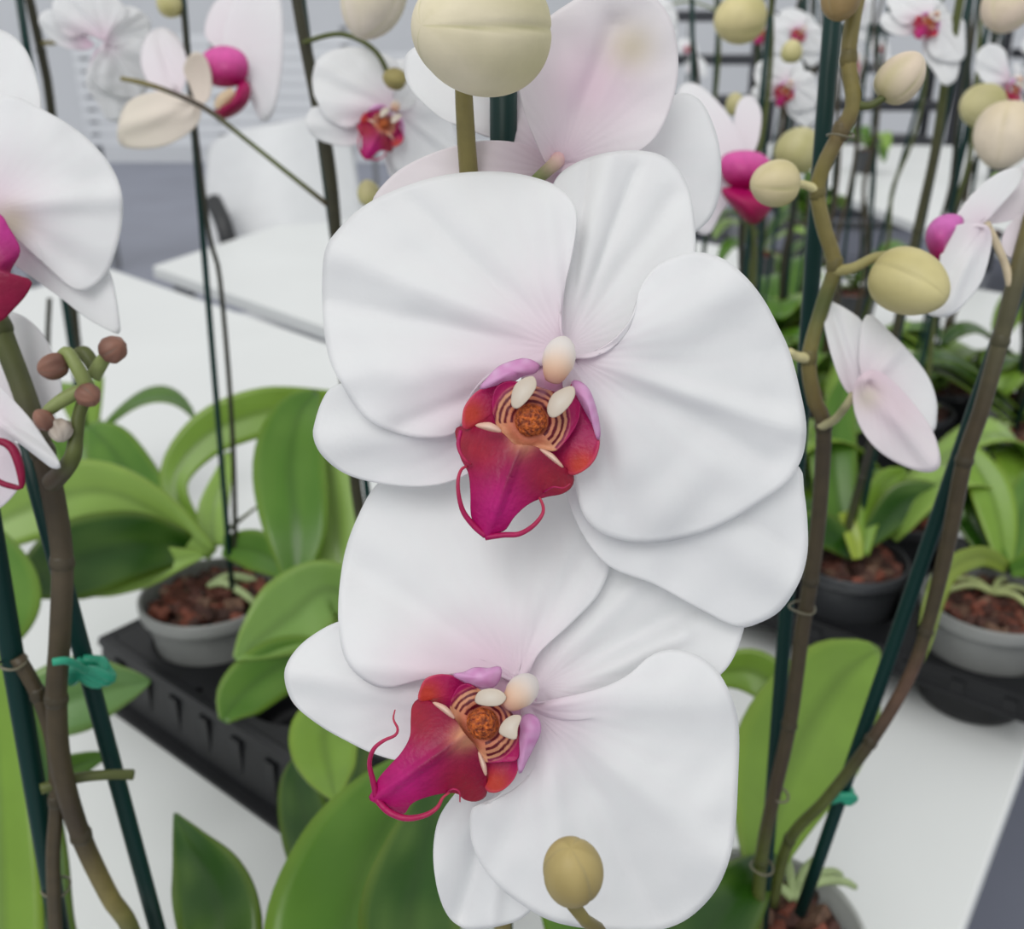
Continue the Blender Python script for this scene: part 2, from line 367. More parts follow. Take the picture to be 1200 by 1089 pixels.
def flower_sheets(k, mp, NS=26, NT=100):
    """The petals and sepals of the two big blooms: list of (name, kwargs)."""
    Zc = lambda l: zoom(l, 360, 170, 1.91)
    if k == 1:
        return [
            ('sepal', dict(outline=Zc([(585, 460), (545, 380), (530, 200), (550, 90), (600, 42), (680, 17), (760, 15), (815, 38), (850, 90), (865, 160), (866, 250), (830, 330), (770, 420), (690, 490), (600, 500)]), base=(662, 408), Z0=.2535, g=(.0025, -.0045), cup=.004, folds=[(668, 400, 715, 185, 16, -.0035), (672, 395, 790, 230, 14, .002), (668, 395, 745, 200, 7, .0022), (668, 395, 690, 190, 5, .0014)], rip=(.0008, 7, 1), pink=.4, pr=60)),
            ('sepal', dict(outline=Zc([(520, 560), (400, 540), (250, 520), (110, 530), (60, 540), (35, 570), (18, 620), (15, 655), (35, 695), (85, 735), (160, 757), (250, 765), (330, 750), (420, 700), (490, 640)]), base=(620, 480), Z0=.2550, g=(-.0012, .0018), cup=.004, folds=[(600, 490, 385, 520, 22, -.003)], rip=(.0006, 9, 2), pink=.8, pr=110)),
            ('sepal', dict(outline=Zc([(560, 560), (750, 600), (900, 690), (1000, 735), (1096, 718), (1112, 780), (1120, 860), (1118, 920), (1100, 980), (1060, 1040), (1010, 1070), (960, 1078), (880, 1040), (780, 985), (660, 930), (580, 780)]), base=(665, 480), Z0=.2550, g=(.0022, .0014), cup=.002, folds=[(700, 520, 930, 690, 26, -.003), (860, 600, 920, 640, 9, .001)], rip=(.0006, 9, 0), pink=.5, pr=80)),
            ('petal', dict(outline=Zc([(588, 462), (570, 430), (572, 340), (592, 250), (604, 165), (590, 120), (550, 88), (480, 67), (400, 60), (300, 70), (200, 100), (120, 142), (62, 200), (42, 235), (35, 290), (35, 380), (50, 480), (80, 540), (110, 588), (150, 625), (220, 650), (290, 656), (335, 640), (352, 580), (400, 520), (460, 500), (540, 490)]), base=(664, 410), bend=.4, Z0=.2480, g=(-.0016, -.0012), cup=.007, folds=[(650, 400, 395, 300, 20, -.0030), (650, 412, 385, 355, 16, .0032), (640, 420, 400, 440, 26, -.0035), (640, 390, 470, 225, 14, .0016), (655, 380, 640, 240, 14, -.002), (620, 440, 470, 500, 12, .002)], rip=(.0014, 6, 0), pink=.55, pr=100, blush=[(600, 470, 70, PINK, .3), (540, 480, 60, BLUSH, .5)])),
            ('petal', dict(outline=Zc([(610, 475), (680, 440), (726, 385), (745, 322), (780, 272), (830, 247), (875, 240), (930, 255), (980, 295), (1020, 345), (1050, 400), (1078, 460), (1100, 540), (1115, 620), (1112, 680), (1098, 720), (1070, 760), (1010, 802), (930, 850), (850, 878), (780, 890), (720, 888), (662, 870), (625, 838), (606, 790), (590, 700), (580, 600), (572, 510), (580, 470)]), base=(668, 418), bend=1.0, Z0=.2475, g=(.0014, .0008), cup=.006, folds=[(690, 425, 930, 500, 14, -.0030), (690, 430, 900, 540, 20, .0034), (690, 430, 860, 340, 34, -.0030), (690, 445, 780, 600, 34, -.0035), (700, 440, 720, 600, 10, .0012)], rip=(.0012, 6, 1.5), pink=.5, pr=70))]
    return [
        ('sepal', dict(outline=[(612, 792), (625, 730), (655, 670), (700, 620), (755, 610), (800, 633), (835, 638), (862, 660), (875, 695), (872, 735), (850, 785), (800, 815), (720, 842), (640, 848), (600, 825)], base=(630, 805), Z0=.2610, g=(.0016, -.0040), cup=.004, folds=[(640, 800, 850, 690, 16, .0035), (650, 810, 800, 745, 12, -.003), (650, 785, 770, 660, 12, -.002)], rip=(.001, 9, 0), pink=.4, pr=60)),
        ('sepal', dict(outline=[(400, 728), (362, 748), (340, 772), (334, 795), (345, 825), (375, 850), (410, 870), (440, 884), (475, 892), (530, 885), (580, 860), (600, 820), (540, 790), (470, 760), (430, 738)], base=(575, 835), Z0=.2640, g=(-.0010, -.001), cup=.004, folds=[(560, 830, 345, 790, 18, -.003)], rip=(.0006, 9, 0), pink=.7, pr=110)),
        ('sepal', dict(outline=[(600, 860), (560, 900), (530, 935), (514, 962), (508, 1000), (512, 1040), (524, 1072), (545, 1088), (580, 1086), (614, 1074), (640, 1040), (650, 980), (640, 900)], base=(605, 875), Z0=.2630, g=(0, .0012), cup=.003, folds=[(590, 900, 540, 1070, 12, .004), (600, 900, 575, 1080, 12, -.0035)], rip=(.0015, 11, 0), pink=.4, pr=60)),
        ('petal', dict(outline=[(612, 798), (632, 765), (672, 728), (704, 692), (716, 645), (700, 580), (640, 530), (560, 520), (480, 545), (442, 568), (420, 605), (404, 650), (397, 700), (398, 745), (408, 778), (432, 800), (456, 806), (492, 797), (535, 790), (580, 792)], base=(608, 800), bend=1.0, Z0=.2570, g=(-.0012, -.0045), cup=.006, folds=[(600, 785, 410, 660, 26, .003), (600, 790, 420, 780, 20, -.003), (610, 770, 560, 600, 34, -.003), (610, 780, 690, 640, 16, .002)], rip=(.0012, 7, 0), pink=.45, pr=90, blush=[(560, 790, 50, PINK, .5), (500, 792, 50, BLUSH, .7)])),
        ('petal', dict(outline=[(640, 822), (700, 808), (735, 792), (765, 767), (798, 762), (832, 778), (853, 808), (865, 850), (864, 920), (860, 980), (850, 1020), (832, 1052), (800, 1080), (760, 1092), (705, 1090), (650, 1080), (612, 1060), (576, 1030), (554, 992), (552, 950), (572, 940), (590, 925), (600, 890), (606, 850), (612, 825)], base=(624, 832), bend=1.1, Z0=.2560, g=(.0010, -.0006), cup=.006, folds=[(650, 840, 850, 1010, 26, -.0028), (650, 850, 770, 1080, 22, .0034), (640, 860, 660, 1070, 16, -.0026), (640, 870, 580, 1010, 16, .002), (660, 830, 840, 820, 28, -.003)], rip=(.0012, 8, 0), pink=.65, pr=75))]
def big_flower(k, parent, Z, center):
    fl = empty('flower', P(*center, Z), parent)
    for nm, kw in flower_sheets(k, P): petal(nm, fl, NS=30, NT=120, **kw)
    for nm, mb, m, th in lip_parts((LIP1, LIP2)[k-1], Z, P, 1.0): obj(nm, mb, m, fl, th)
    return fl
# meshes of the ordinary bloom, shared by all smaller flowers (metres, x right, y away, z up)
K = .245/F
canon = lambda px, py, Z: Vector(((px-652)*K, Z-.245, -(py-425)*K))
CANON = []
def make_canon():
    for nm, kw in flower_sheets(1, canon):
        mb = petal(nm, 'mesh', NS=12, NT=48, mp=canon, **kw); CANON.append((nm, mb.mesh(nm, 'petal'), .0007))
    for nm, mb, m, th in lip_parts(LIP1, .245, canon, .42):
        if nm in ('tooth', 'throat') or True: CANON.append((nm, mb.mesh(nm, m), th))
def bloom(parent, loc, yaw=0, tilt=0, roll=0, scale=1.0, skip=()):
    """An ordinary flower at world loc; angles in degrees about the view's own axes."""
    fl = empty('flower', loc, parent)
    R = CAMROT @ Matrix.Rotation(math.radians(yaw), 3, 'Z') @ Matrix.Rotation(math.radians(tilt), 3, 'X') @ Matrix.Rotation(math.radians(roll), 3, 'Y')
    fl.rotation_euler = R.to_euler(); fl.scale = (scale,)*3
    for i, (nm, me, th) in enumerate(CANON):
        if i in skip: continue
        link(nm, me, fl, th)
    return fl

BUDC = lin((208, 200, 150)); BUDG = lin((168, 164, 96)); BUDP = lin((226, 208, 188)); BUDB = lin((140, 120, 70))
def bud(parent, px, py, Z, L, W, ang, tilt=20, c1=BUDC, c2=BUDG, nseam=3, phase=.4, name='bud', rough=0, tip=1.0, n=28, m='bud', seam=1.0):
    """A closed bud: length L and width W in photo pixels at depth Z; ang = picture direction of its tip (deg, 0 right, 90 up); tilt towards the viewer."""
    a = math.radians(ang); t = math.radians(tilt); ctr = P(px, py, Z)
    rt = Vector((1, 0, 0)); up = Vector((0, sn, cs)); bk = Vector((0, -cs, sn))
    d = (rt*math.cos(a)+up*math.sin(a))*math.cos(t)+bk*math.sin(t)
    s1 = d.cross(bk).normalized() if abs(d.dot(bk)) < .98 else rt; s2 = d.cross(s1).normalized()
    l = L*Z/F; wd = W*Z/F/2; v = []; f = []; c = []; nu = n
    for i in range(nu+1):
        u = i/nu; x = -math.cos(PI*u); r = math.sin(PI*u)**.80*(1-.12*x*tip-.20*max(0, x)**3*tip)
        for j in range(nu*2):
            ph = 2*PI*j/(nu*2)
            g = abs(math.sin((ph+phase)*nseam/2+.35*u)); k = (1-math.exp(-(g/.09)**2)*.04*seam)*(1+.05*g)
            rr = wd*r*k*(1+rough*noise.noise(Vector((math.cos(ph)*2, math.sin(ph)*2, u*3+px))))
            v.append(ctr+d*(x*l/2)+(s1*math.cos(ph)+s2*math.sin(ph))*rr)
            cc = mix(c2, c1, .25+.75*min(1, u*1.3)+.35*noise.noise(Vector((math.cos(ph)*1.5, math.sin(ph)*1.5, u*2+px))))
            cc = mix(cc, mix(c2, (1, 1, .8), .12), .6*math.exp(-(g/.07)**2)); c.append(cc)
    q = nu*2
    for i in range(nu):
        for j in range(q):
            j2 = (j+1) % q; f.append((i*q+j, i*q+j2, (i+1)*q+j2, (i+1)*q+j))
    mb = MB(); mb.add(v, f, c); return obj(name, mb, m, parent)

SBR = lin((68, 58, 38)); SGR = lin((80, 88, 38)); SDK = lin((40, 40, 24)); SOL = lin((122, 112, 62)); SLG = lin((128, 140, 82))
def stem(parent, pts, r, col=SGR, name='stem', n=10, nodes=False):
    """pts (px,py,Z); r in millimetres."""
    mb = MB(); k = len(pts); rr = r if isinstance(r, (list, tuple)) else [r]*k
    cl = col if isinstance(col, list) else [col]*k
    tube(mb, [P(*p) for p in pts], [x/1000 for x in rr], cl, n=n, samples=6*k)
    if nodes:
        for p in pts[1:-1:2]:
            q = P(*p); i = pts.index(p); tube(mb, [q-Vector((0, 0, .003)), q, q+Vector((0, 0, .004))], [rr[i]/1000*.9, rr[i]/1000*1.16, rr[i]/1000*.9], mix(cl[i], SDK, .35), n=n, samples=7)
    return obj(name, mb, 'stem', parent)
def stake(parent, p0, p1, r=2.6):
    mb = MB(); a, b = P(*p0), P(*p1); tube(mb, [a, a.lerp(b, .5), b], r/1000, (1, 1, 1), n=12, samples=8)
    return obj('support_stake', mb, 'stake', parent)
def ring(parent, px, py, Z, r=6, m='clip', wire=.9, name='clip'):
    mb = MB(); c = P(px, py, Z); pts = []
    for k in range(13):
        a = 2*PI*k/12; pts.append(c+Vector((math.cos(a)*r*.75/1000, math.sin(a)*r*.75/1000, .0006*math.sin(2*a))))
    tube(mb, pts, wire*.7/1000, (1, 1, 1), n=6, samples=30, cap=False)
    return obj(name, mb, m, parent)
def knot(parent, px, py, Z, r, name='tie'):
    mb = MB(); c = P(px, py, Z); random.seed(int(px))
    for k in range(3):
        pts = [c+Vector((math.cos(a+k)*r*.001*(1+.2*k), math.sin(a+k)*r*.001*.7, math.sin(2*a+k)*r*.0006)) for a in [2*PI*j/9 for j in range(10)]]
        tube(mb, pts, r*.00042, (1, 1, 1), n=7, samples=26)
    return obj(name, mb, 'tie', parent)

LP = lin((142, 176, 84)); LL = lin((118, 154, 52)); LM = lin((76, 120, 30)); LD = lin((38, 78, 14)); LV = lin((30, 60, 12)); LY = lin((148, 168, 52))
def leaf_mesh(rows, fold, curl, col, name='leaf', NU=9):
    """rows: (centre, half-width vector, normal) along the blade."""
    v = []; f = []; c = []; n = len(rows)
    for i, (q, hw, nn) in enumerate(rows):
        t = i/(n-1); wl = hw.length
        for j in range(NU):
            u = 2*j/(NU-1)-1
            v.append(q+hw*u+nn*(fold*wl*abs(u)**1.2-curl*wl*u*u-fold*wl*.25))
            cc = mix(col, LP, .20*noise.noise(Vector((t*4, u*2, wl*60)))+.05)
            cc = mix(cc, LV, .30*math.exp(-(u/.12)**2)); cc = mix(cc, LY, .25*max(0, abs(u)-.85)/.15); c.append(cc)
    for i in range(n-1):
        for j in range(NU-1):
            a = i*NU+j; f.append((a, a+1, a+NU+1, a+NU))
    mb = MB(); mb.add(v, f, c); return mb
def leaf(parent, mid, Z, col=LM, fold=.28, curl=.1, twist=0, thick=.0022, n=26):
    """mid (px,py,halfwidth px); Z a number, (Zbase, Ztip) or list."""
    k = len(mid)
    zs = [Z]*k if isinstance(Z, (int, float)) else ([Z[0]+(Z[1]-Z[0])*i/(k-1) for i in range(k)] if len(Z) == 2 else Z)
    q = cr([(x/F*z, y/F*z, z, w/F*z, x, y, w) for (x, y, w), z in zip(mid, zs)], n); rows = []
    for i, a in enumerate(q):
        x, y, wd, z = a[4], a[5], max(.3, a[6]), a[2]
        b, c = q[max(0, i-1)], q[min(n-1, i+1)]
        tx, ty = c[4]-b[4], c[5]-b[5]; L = math.hypot(tx, ty) or 1
        nx, ny = -ty/L, tx/L
        tz = twist*wd/F*z
        p0 = P(x-nx*wd, y-ny*wd, z-tz); p1 = P(x+nx*wd, y+ny*wd, z+tz); pc = (p0+p1)/2
        tan = P(c[4], c[5], c[2])-P(b[4], b[5], b[2])
        hw = (p1-p0)/2; nn = hw.cross(tan)
        nn = nn.normalized() if nn.length > 1e-12 else Vector((0, 0, 1))
        if nn.dot(Vector((0, -cs, sn))) < 0: nn = -nn
        rows.append((pc, hw, nn))
    return obj('leaf', leaf_mesh(rows, fold, curl, col), 'leaf', parent, thick)
def wleaf(parent, base, az, L, W, rise, droop, col):
    rows = []; n = 16; d = Vector((math.cos(az), math.sin(az), 0)); s = Vector((-d.y, d.x, 0)); pts = []
    for i in range(n):
        t = i/(n-1); pts.append(Vector(base)+d*(L*t*(1-.15*t*t))+Vector((0, 0, rise*L*math.sin(min(1, t*1.1)*PI*.5)-droop*L*t*t*t)))
    for i in range(n):
        t = i/(n-1); tan = pts[min(n-1, i+1)]-pts[max(0, i-1)]; nn = s.cross(tan).normalized()
        if nn.z < 0: nn = -nn
        wd = W*(.28+.72*math.sin(min(1, t*1.5)*PI/2))*max(.02, 1-max(0, t-.62)**2*6.6)**.5
        rows.append((pts[i], s*wd, nn))
    return obj('leaf', leaf_mesh(rows, .3, .08, col, NU=7), 'leaf', parent, .0022)

def pot(parent, c, r=.06, h=.11, m='pot_dark'):
    """c = centre of the pot's foot."""
    mb = MB(); c = Vector(c)
    prof = [(0, .003), (r*.70, .003), (r*.72, 0), (r*.75, .002), (r*.80, h*.3), (r*.84, h*.55), (r*.90, h*.84), (r*.91, h*.86), (r*.99, h*.87), (r*1.0, h*.90), (r*1.0, h*.985), (r*.985, h), (r*.955, h), (r*.945, h*.97), (r*.93, h*.88), (r*.86, h*.82), (r*.74, h*.1), (0, h*.08)]
    lathe(mb, c, prof, (1, 1, 1), 48); return obj('pot', mb, m, parent)
def bark(parent, c, r=.052, seed=1, n=170):
    rnd = random.Random(seed); mb = MB(); c = Vector(c)
    lathe(mb, c, [(0, -.004), (r*.6, -.005), (r, -.012), (r*.97, -.03)], lin((48, 30, 24)), 28)
    for k in range(n):
        a = rnd.random()*2*PI; q = math.sqrt(rnd.random())*r*.93
        R = Matrix.Rotation(rnd.random()*6, 3, 'Z')@Matrix.Rotation(rnd.uniform(-.8, .8), 3, 'X')@Matrix.Rotation(rnd.uniform(-.8, .8), 3, 'Y')
        s = rnd.uniform(.005, .012); col = rnd.choice([lin((92, 52, 40)), lin((120, 66, 50)), lin((60, 36, 28)), lin((74, 46, 38)), lin((104, 78, 62))])
        box(mb, c+Vector((math.cos(a)*q, math.sin(a)*q, rnd.uniform(-.005, .004)+.004*(1-q/r))), (s*1.4, s, s*.6), col, R)
    o = obj('bark_chips', mb, 'bark', parent, smooth=False); o['kind'] = 'stuff'; return o
def roots(parent, c, n=3, seed=0, col=LP):
    rnd = random.Random(seed)
    for k in range(n):
        a = rnd.random()*6.28; d = Vector((math.cos(a), math.sin(a), 0)); mb = MB()
        tube(mb, [c, c+d*.018+Vector((0, 0, .006)), c+d*.038+Vector((0, 0, -.002)), c+d*.05+Vector((0, 0, -.012))], [.0028, .003, .0028, .002], mix(col, lin((190, 190, 170)), .4), n=8)
        obj('root', mb, 'stem', parent)
make_canon()

# ================================================================== the setting
def poly_prism(name, pts, z0, z1, m, parent=None):
    mb = MB(); n = len(pts); v = [Vector((x, y, z0)) for x, y in pts]+[Vector((x, y, z1)) for x, y in pts]
    mb.add(v, [tuple(range(n-1, -1, -1)), tuple(range(n, 2*n))]+[(i, (i+1) % n, n+(i+1) % n, n+i) for i in range(n)], (1, 1, 1))
    return obj(name, mb, m, parent, smooth=False)
fl = poly_prism('floor', [(-9, -3), (9, -3), (9, 13), (-9, 13)], -.1, 0, 'floor'); fl['kind'] = 'structure'
wb = poly_prism('wall_back', [(-9, 12), (9, 12), (9, 12.1), (-9, 12.1)], 0, 2.2, 'wall'); wb['kind'] = 'structure'

def table(label, corners, h=TZ, th=.035):
    cx = sum(p[0] for p in corners)/4; cy = sum(p[1] for p in corners)/4
    t = empty('display_table', (cx, cy, 0)); tag(t, label, 'table', 'white display tables')
    o = poly_prism('table_top', corners, h-th, h, 'table', t); b = o.modifiers.new('edge', 'BEVEL'); b.width = .004; b.segments = 2
    for (x, y) in corners:
        px, py = x+(cx-x)*.07, y+(cy-y)*.07; mb = MB(); box(mb, (px, py, (h-th)/2), (.045, .045, h-th-.001)); obj('leg', mb, 'leg', t, smooth=False)
    return t
# near table: right edge and far edge as the photograph shows them
n_ = Vector((.67, .74)); u_ = Vector((.71, -.70))
e_far0 = T(130, 315); e_far1 = T(386, 403); e_r0 = T(1200, 897); e_r1 = T(1130, 1089)
def isect(a, b, c, d):
    a, b, c, d = [Vector((p.x, p.y)) for p in (a, b, c, d)]; r = b-a; s = d-c
    t = ((c-a).x*s.y-(c-a).y*s.x)/(r.x*s.y-r.y*s.x); return a+r*t
cr0 = isect(e_far0, e_far1, e_r0, e_r1)
rd = Vector((e_r1.x-e_r0.x, e_r1.y-e_r0.y)).normalized(); fd = Vector((e_far0.x-e_far1.x, e_far0.y-e_far1.y)).normalized()
near = [tuple(cr0), tuple(cr0+rd*1.35), tuple(cr0+rd*1.35+fd*2.3), (e_far0.x, e_far0.y)]
table('white table in front, under the black trays and nearest orchids', near)
a2 = T(172, 312); b2 = T(384, 243)
d2 = Vector((b2.x-a2.x, b2.y-a2.y)).normalized(); off = Vector((.012, .012))
far = [tuple(Vector((a2.x, a2.y))+off), tuple(cr0+off-fd*.55), tuple(cr0+off-fd*.55+d2*1.65), (a2.x+d2.x*1.65, a2.y+d2.y*1.65)]
table('white table joined behind the front one, below the white chair back', far, TZ-.002)
table('far white table seen between stems at upper right', [(1.45, 3.1), (3.6, 2.6), (4.0, 6.0), (1.2, 6.4)])
table('distant white table behind the middle orchids', [(-.25, 4.4), (1.05, 4.4), (1.05, 6.4), (-.25, 6.4)])

# ---- chair behind the second table
ch = empty('chair', (-1.05, 3.75, 0)); tag(ch, 'white moulded chair with rounded back standing behind the second table', 'chair')
mb = MB(); Zc_ = 3.45
def chz(x, y, s): return Zc_+.10*((x-320)/90)**2
o_ = [(243, 190), (250, 168), (275, 155), (320, 146), (370, 137), (398, 140), (410, 160), (420, 300), (330, 320), (258, 300), (243, 240)]
sheet(mb, o_, (330, 220), chz, lambda x, y, s: (1, 1, 1), P, 14, 60); obj('backrest', mb, 'chair', ch, .012)
sc_ = P(330, 280, 3.3)
mb = MB(); box(mb, (sc_.x, sc_.y-.12, .44), (.44, .42, .03)); b_ = obj('seat', mb, 'chair', ch, smooth=False); bv = b_.modifiers.new('edge', 'BEVEL'); bv.width = .012; bv.segments = 3
for dx in (-.18, .18):
    for dy in (-.30, .08):
        mb = MB(); box(mb, (sc_.x+dx, sc_.y+dy, .2125), (.03, .03, .425)); obj('leg', mb, 'chair_leg', ch, smooth=False)
mb = MB(); tube(mb, [P(250, 235, 3.40), P(262, 262, 3.36), P(268, 285, 3.36)], .03, lin((45, 46, 50)), n=8); obj('arm_pad', mb, 'chair_leg', ch)

# ---- slatted white racks far away
def rack(label, x, y, wd, h0, n, rot=0, pitch=.07):
    r = empty('slatted_rack', (x, y, 0)); tag(r, label, 'rack', 'white slatted racks'); R = Matrix.Rotation(rot, 3, 'Z')
    for k in range(n):
        mb = MB(); box(mb, Vector((x, y, h0+k*pitch)), (wd, .05, pitch*.78), (1, 1, 1), R); obj('slat', mb, 'slat', r, smooth=False)
    for s in (-.5, 0, .5):
        mb = MB(); tp = h0+n*pitch; box(mb, Vector((x, y, tp/2))+R@Vector((s*wd*.96, .06, 0)), (.04, .04, tp), (1, 1, 1), R); obj('post', mb, 'leg', r, smooth=False)
rack('white slatted rack at the far left edge', -3.5, 5.6, 1.5, .75, 9)
rack('white slatted rack behind the upper left flowers', -1.75, 6.2, 1.6, .78, 9)
rack('white slatted rack at top behind the thick stem', -.55, 8.0, 1.1, .8, 7)
bn = empty('dark_trolley', (-2.75, 4.2, 0)); tag(bn, 'dark metal trolley frame behind the left flower', 'trolley')
mb = MB(); box(mb, (-2.55, 4.2, .62), (.6, .4, .04)); obj('shelf', mb, 'dark', bn, smooth=False)
mb = MB(); box(mb, (-2.55, 4.2, .28), (.6, .4, .03)); obj('shelf', mb, 'dark', bn, smooth=False)
for dx in (-.28, .28):
    for dy in (-.18, .18):
        mb = MB(); box(mb, (-2.55+dx, 4.2+dy, .45), (.035, .035, .9)); obj('post', mb, 'dark', bn, smooth=False)

def shelf_unit(label, x, y, wd, ht):
    r = empty('shelf_trolley', (x, y, 0)); tag(r, label, 'trolley', 'dark shelf trolleys')
    for k in range(6):
        mb = MB(); box(mb, (x, y, .12+(ht-.14)*k/5), (wd-.08, .5, .06)); obj('shelf', mb, 'dark', r, smooth=False)
    for dx in (-.5, .5):
        for dy in (-.26, .26):
            mb = MB(); box(mb, (x+dx*wd, y+dy, ht/2), (.05, .05, ht)); obj('post', mb, 'dark', r, smooth=False)
for k, (x, y, wd, ht) in enumerate([(1.1, 7.4, 1.3, 1.5), (2.6, 7.8, 1.2, 1.42), (4.0, 7.2, 1.1, 1.55)]):
    shelf_unit('dark shelf trolley far behind the tables, '+['nearest the big bloom', 'the middle one of three', 'at the right'][k], x, y, wd, ht)
# ================================================================== trays
U = Vector((.78, -.625, 0)).normalized(); N = Vector((-U.y, U.x, 0)); RT = Matrix((U, N, Vector((0, 0, 1)))).transposed()
HT = .066
def tray(label, first, nu, nv, pitch=.136, r=.057, skirt=True):
    """A black carry tray: plate with round wells, cups below; first = centre of its first well."""
    f0 = Vector((first[0], first[1], TZ)); t = empty('plant_tray', f0+U*pitch*(nu-1)/2+N*pitch*(nv-1)/2); tag(t, label, 'tray', 'black carry trays')
    mb = MB(); m = 16
    for i in range(nu):
        for j in range(nv):
            c = f0+U*pitch*i+N*pitch*j+Vector((0, 0, HT)); v = []; h = pitch/2; fcs = []
            for k in range(m*4):
                a = 2*PI*(k+.5)/(m*4); ca, sa = math.cos(a), math.sin(a); q = h/max(abs(ca), abs(sa))
                v.append(c+RT@Vector((ca*q, sa*q, 0)))
            for k in range(m*4):
                a = 2*PI*(k+.5)/(m*4); v.append(c+RT@Vector((math.cos(a)*r*1.04, math.sin(a)*r*1.04, 0)))
            for k in range(m*4):
                a = 2*PI*(k+.5)/(m*4); v.append(c+RT@Vector((math.cos(a)*r, math.sin(a)*r, -.004)))
            K4 = m*4
            for k in range(K4):
                k2 = (k+1) % K4; fcs += [(k, k2, K4+k2, K4+k), (K4+k, K4+k2, 2*K4+k2, 2*K4+k)]
            mb.add(v, fcs, (1, 1, 1))
    obj('tray_plate', mb, 'tray', t, .0016, smooth=False)
    for i in range(nu):
        for j in range(nv):
            mb = MB(); c = f0+U*pitch*i+N*pitch*j
            lathe(mb, c, [(0, .0025), (r*.72, .0025), (r*.84, .004), (r*.9, .012), (r*.97, HT-.006), (r, HT-.004)], (1, 1, 1), 36); obj('cup', mb, 'tray', t, .0015)
    mb = MB(); h = pitch/2; g = .016 if skirt else .004; zb = 0 if skirt else HT-.024; W2, H2 = pitch*nu/2, pitch*nv/2; c = f0+U*(W2-h)+N*(H2-h)
    def rect(w_, h_, z): return [c+RT@Vector((sx_*w_, sy_*h_, z)) for sx_, sy_ in ((-1, -1), (1, -1), (1, 1), (-1, 1))]
    v = rect(W2-.001, H2-.001, HT)+rect(W2+g*.6, H2+g*.6, HT+.002)+rect(W2+g*.7, H2+g*.7, HT-.006)+rect(W2+g*.55, H2+g*.55, HT-.009)+rect(W2+g*.9, H2+g*.9, .006+zb)+rect(W2+g*1.5, H2+g*1.5, .005+zb)+rect(W2+g*1.5, H2+g*1.5, .001+zb)
    mb.add(v, [(4*q+k, 4*q+(k+1) % 4, 4*q+4+(k+1) % 4, 4*q+4+k) for q in range(6) for k in range(4)], (1, 1, 1))
    for sd in (-1, 1):
        for k in range(nu*3):
            xx = (k+.5)/(nu*3)*2*W2-W2; box(mb, c+RT@Vector((xx, sd*(H2+g*.68), (HT+zb)*.48)), (.012, .004, (HT-zb)*.72), (1, 1, 1), RT)
        for k in range(nv*3):
            yy = (k+.5)/(nv*3)*2*H2-H2; box(mb, c+RT@Vector((sd*(W2+g*.68), yy, (HT+zb)*.48)), (.004, .012, (HT-zb)*.72), (1, 1, 1), RT)
    obj('tray_rim', mb, 'tray', t, smooth=False)
    return [[f0+U*pitch*i+N*pitch*j for j in range(nv)] for i in range(nu)]
pD = T(245, 690, .115); WD = tray('long black plastic tray on the left of the front table', (pD.x, pD.y), 3, 2)
pJ = T(1162, 700, .115); WJ = tray('black plastic tray on the right side of the front table', (pJ.x-.136*3*U.x, pJ.y-.136*3*U.y), 4, 2, skirt=False)
pL = T(1190, 503, .115); WL = tray('black plastic tray behind the right hand tray', (pL.x-.136*3*U.x, pL.y-.136*3*U.y), 4, 2)

# ================================================================== the orchids
G = 'potted white orchids'
def plant(label, foot, m='pot_dark', r=.056, h=.11, seed=1, potted=True):
    t = empty('potted_orchid', foot); tag(t, label, 'orchid', G)
    f = Vector(foot); pot(t, f, r, h, m); bark(t, f+Vector((0, 0, h*.93)), r*.84, seed); return t
UPV = Vector((0, 0, 1))

# ---- A: central plant with the two big blooms
A = plant('orchid in the middle with two large white blooms with crimson lips', Vector((.0, .31, TZ)), seed=3)
DA = .305
stake(A, (590, 20, zv(20, DA)), (590, 1500, zv(1500, DA)), 4.1)
stem(A, [(541, -60, .262), (542, 60, .268), (544, 120, .272), (549, 200, .280), (560, 320, .290), (572, 500, .300), (578, 700, .325), (585, 900, .35), (590, 1150, .40), (592, 1450, .50)], [2.2, 2.3, 2.5, 2.7, 2.9, 3, 3.1, 3.2, 3.4, 3.6], SOL)
stem(A, [(560, 330, .291), (610, 370, .278), (660, 410, .262), (664, 412, .254)], 1.8, SLG, 'pedicel')
stem(A, [(578, 700, .326), (600, 760, .30), (612, 800, .272), (612, 806, .262)], 1.8, SLG, 'pedicel')
big_flower(1, A, .245, (652, 425))
big_flower(2, A, .2535, (610, 812))
bud(A, 562, 36, .238, 172, 140, 196, 40, lin((226, 216, 186)), lin((186, 180, 118)), phase=-.2, n=44, tip=.8)
stem(A, [(600, 20, .245), (615, 0, .255), (590, -30, .262), (545, -50, .263)], 1.6, SLG, 'pedicel')
bud(A, 671, 1021, .205, 88, 69, 96, 34, lin((176, 158, 104)), lin((132, 116, 66)), phase=.9, n=36, tip=.4)
stem(A, [(668, 1056, .207), (680, 1075, .210), (705, 1095, .222), (720, 1150, .26), (640, 1250, .40), (592, 1300, .44)], [1.5, 1.4, 1.5, 1.6, 1.8, 2], SOL, 'pedicel')
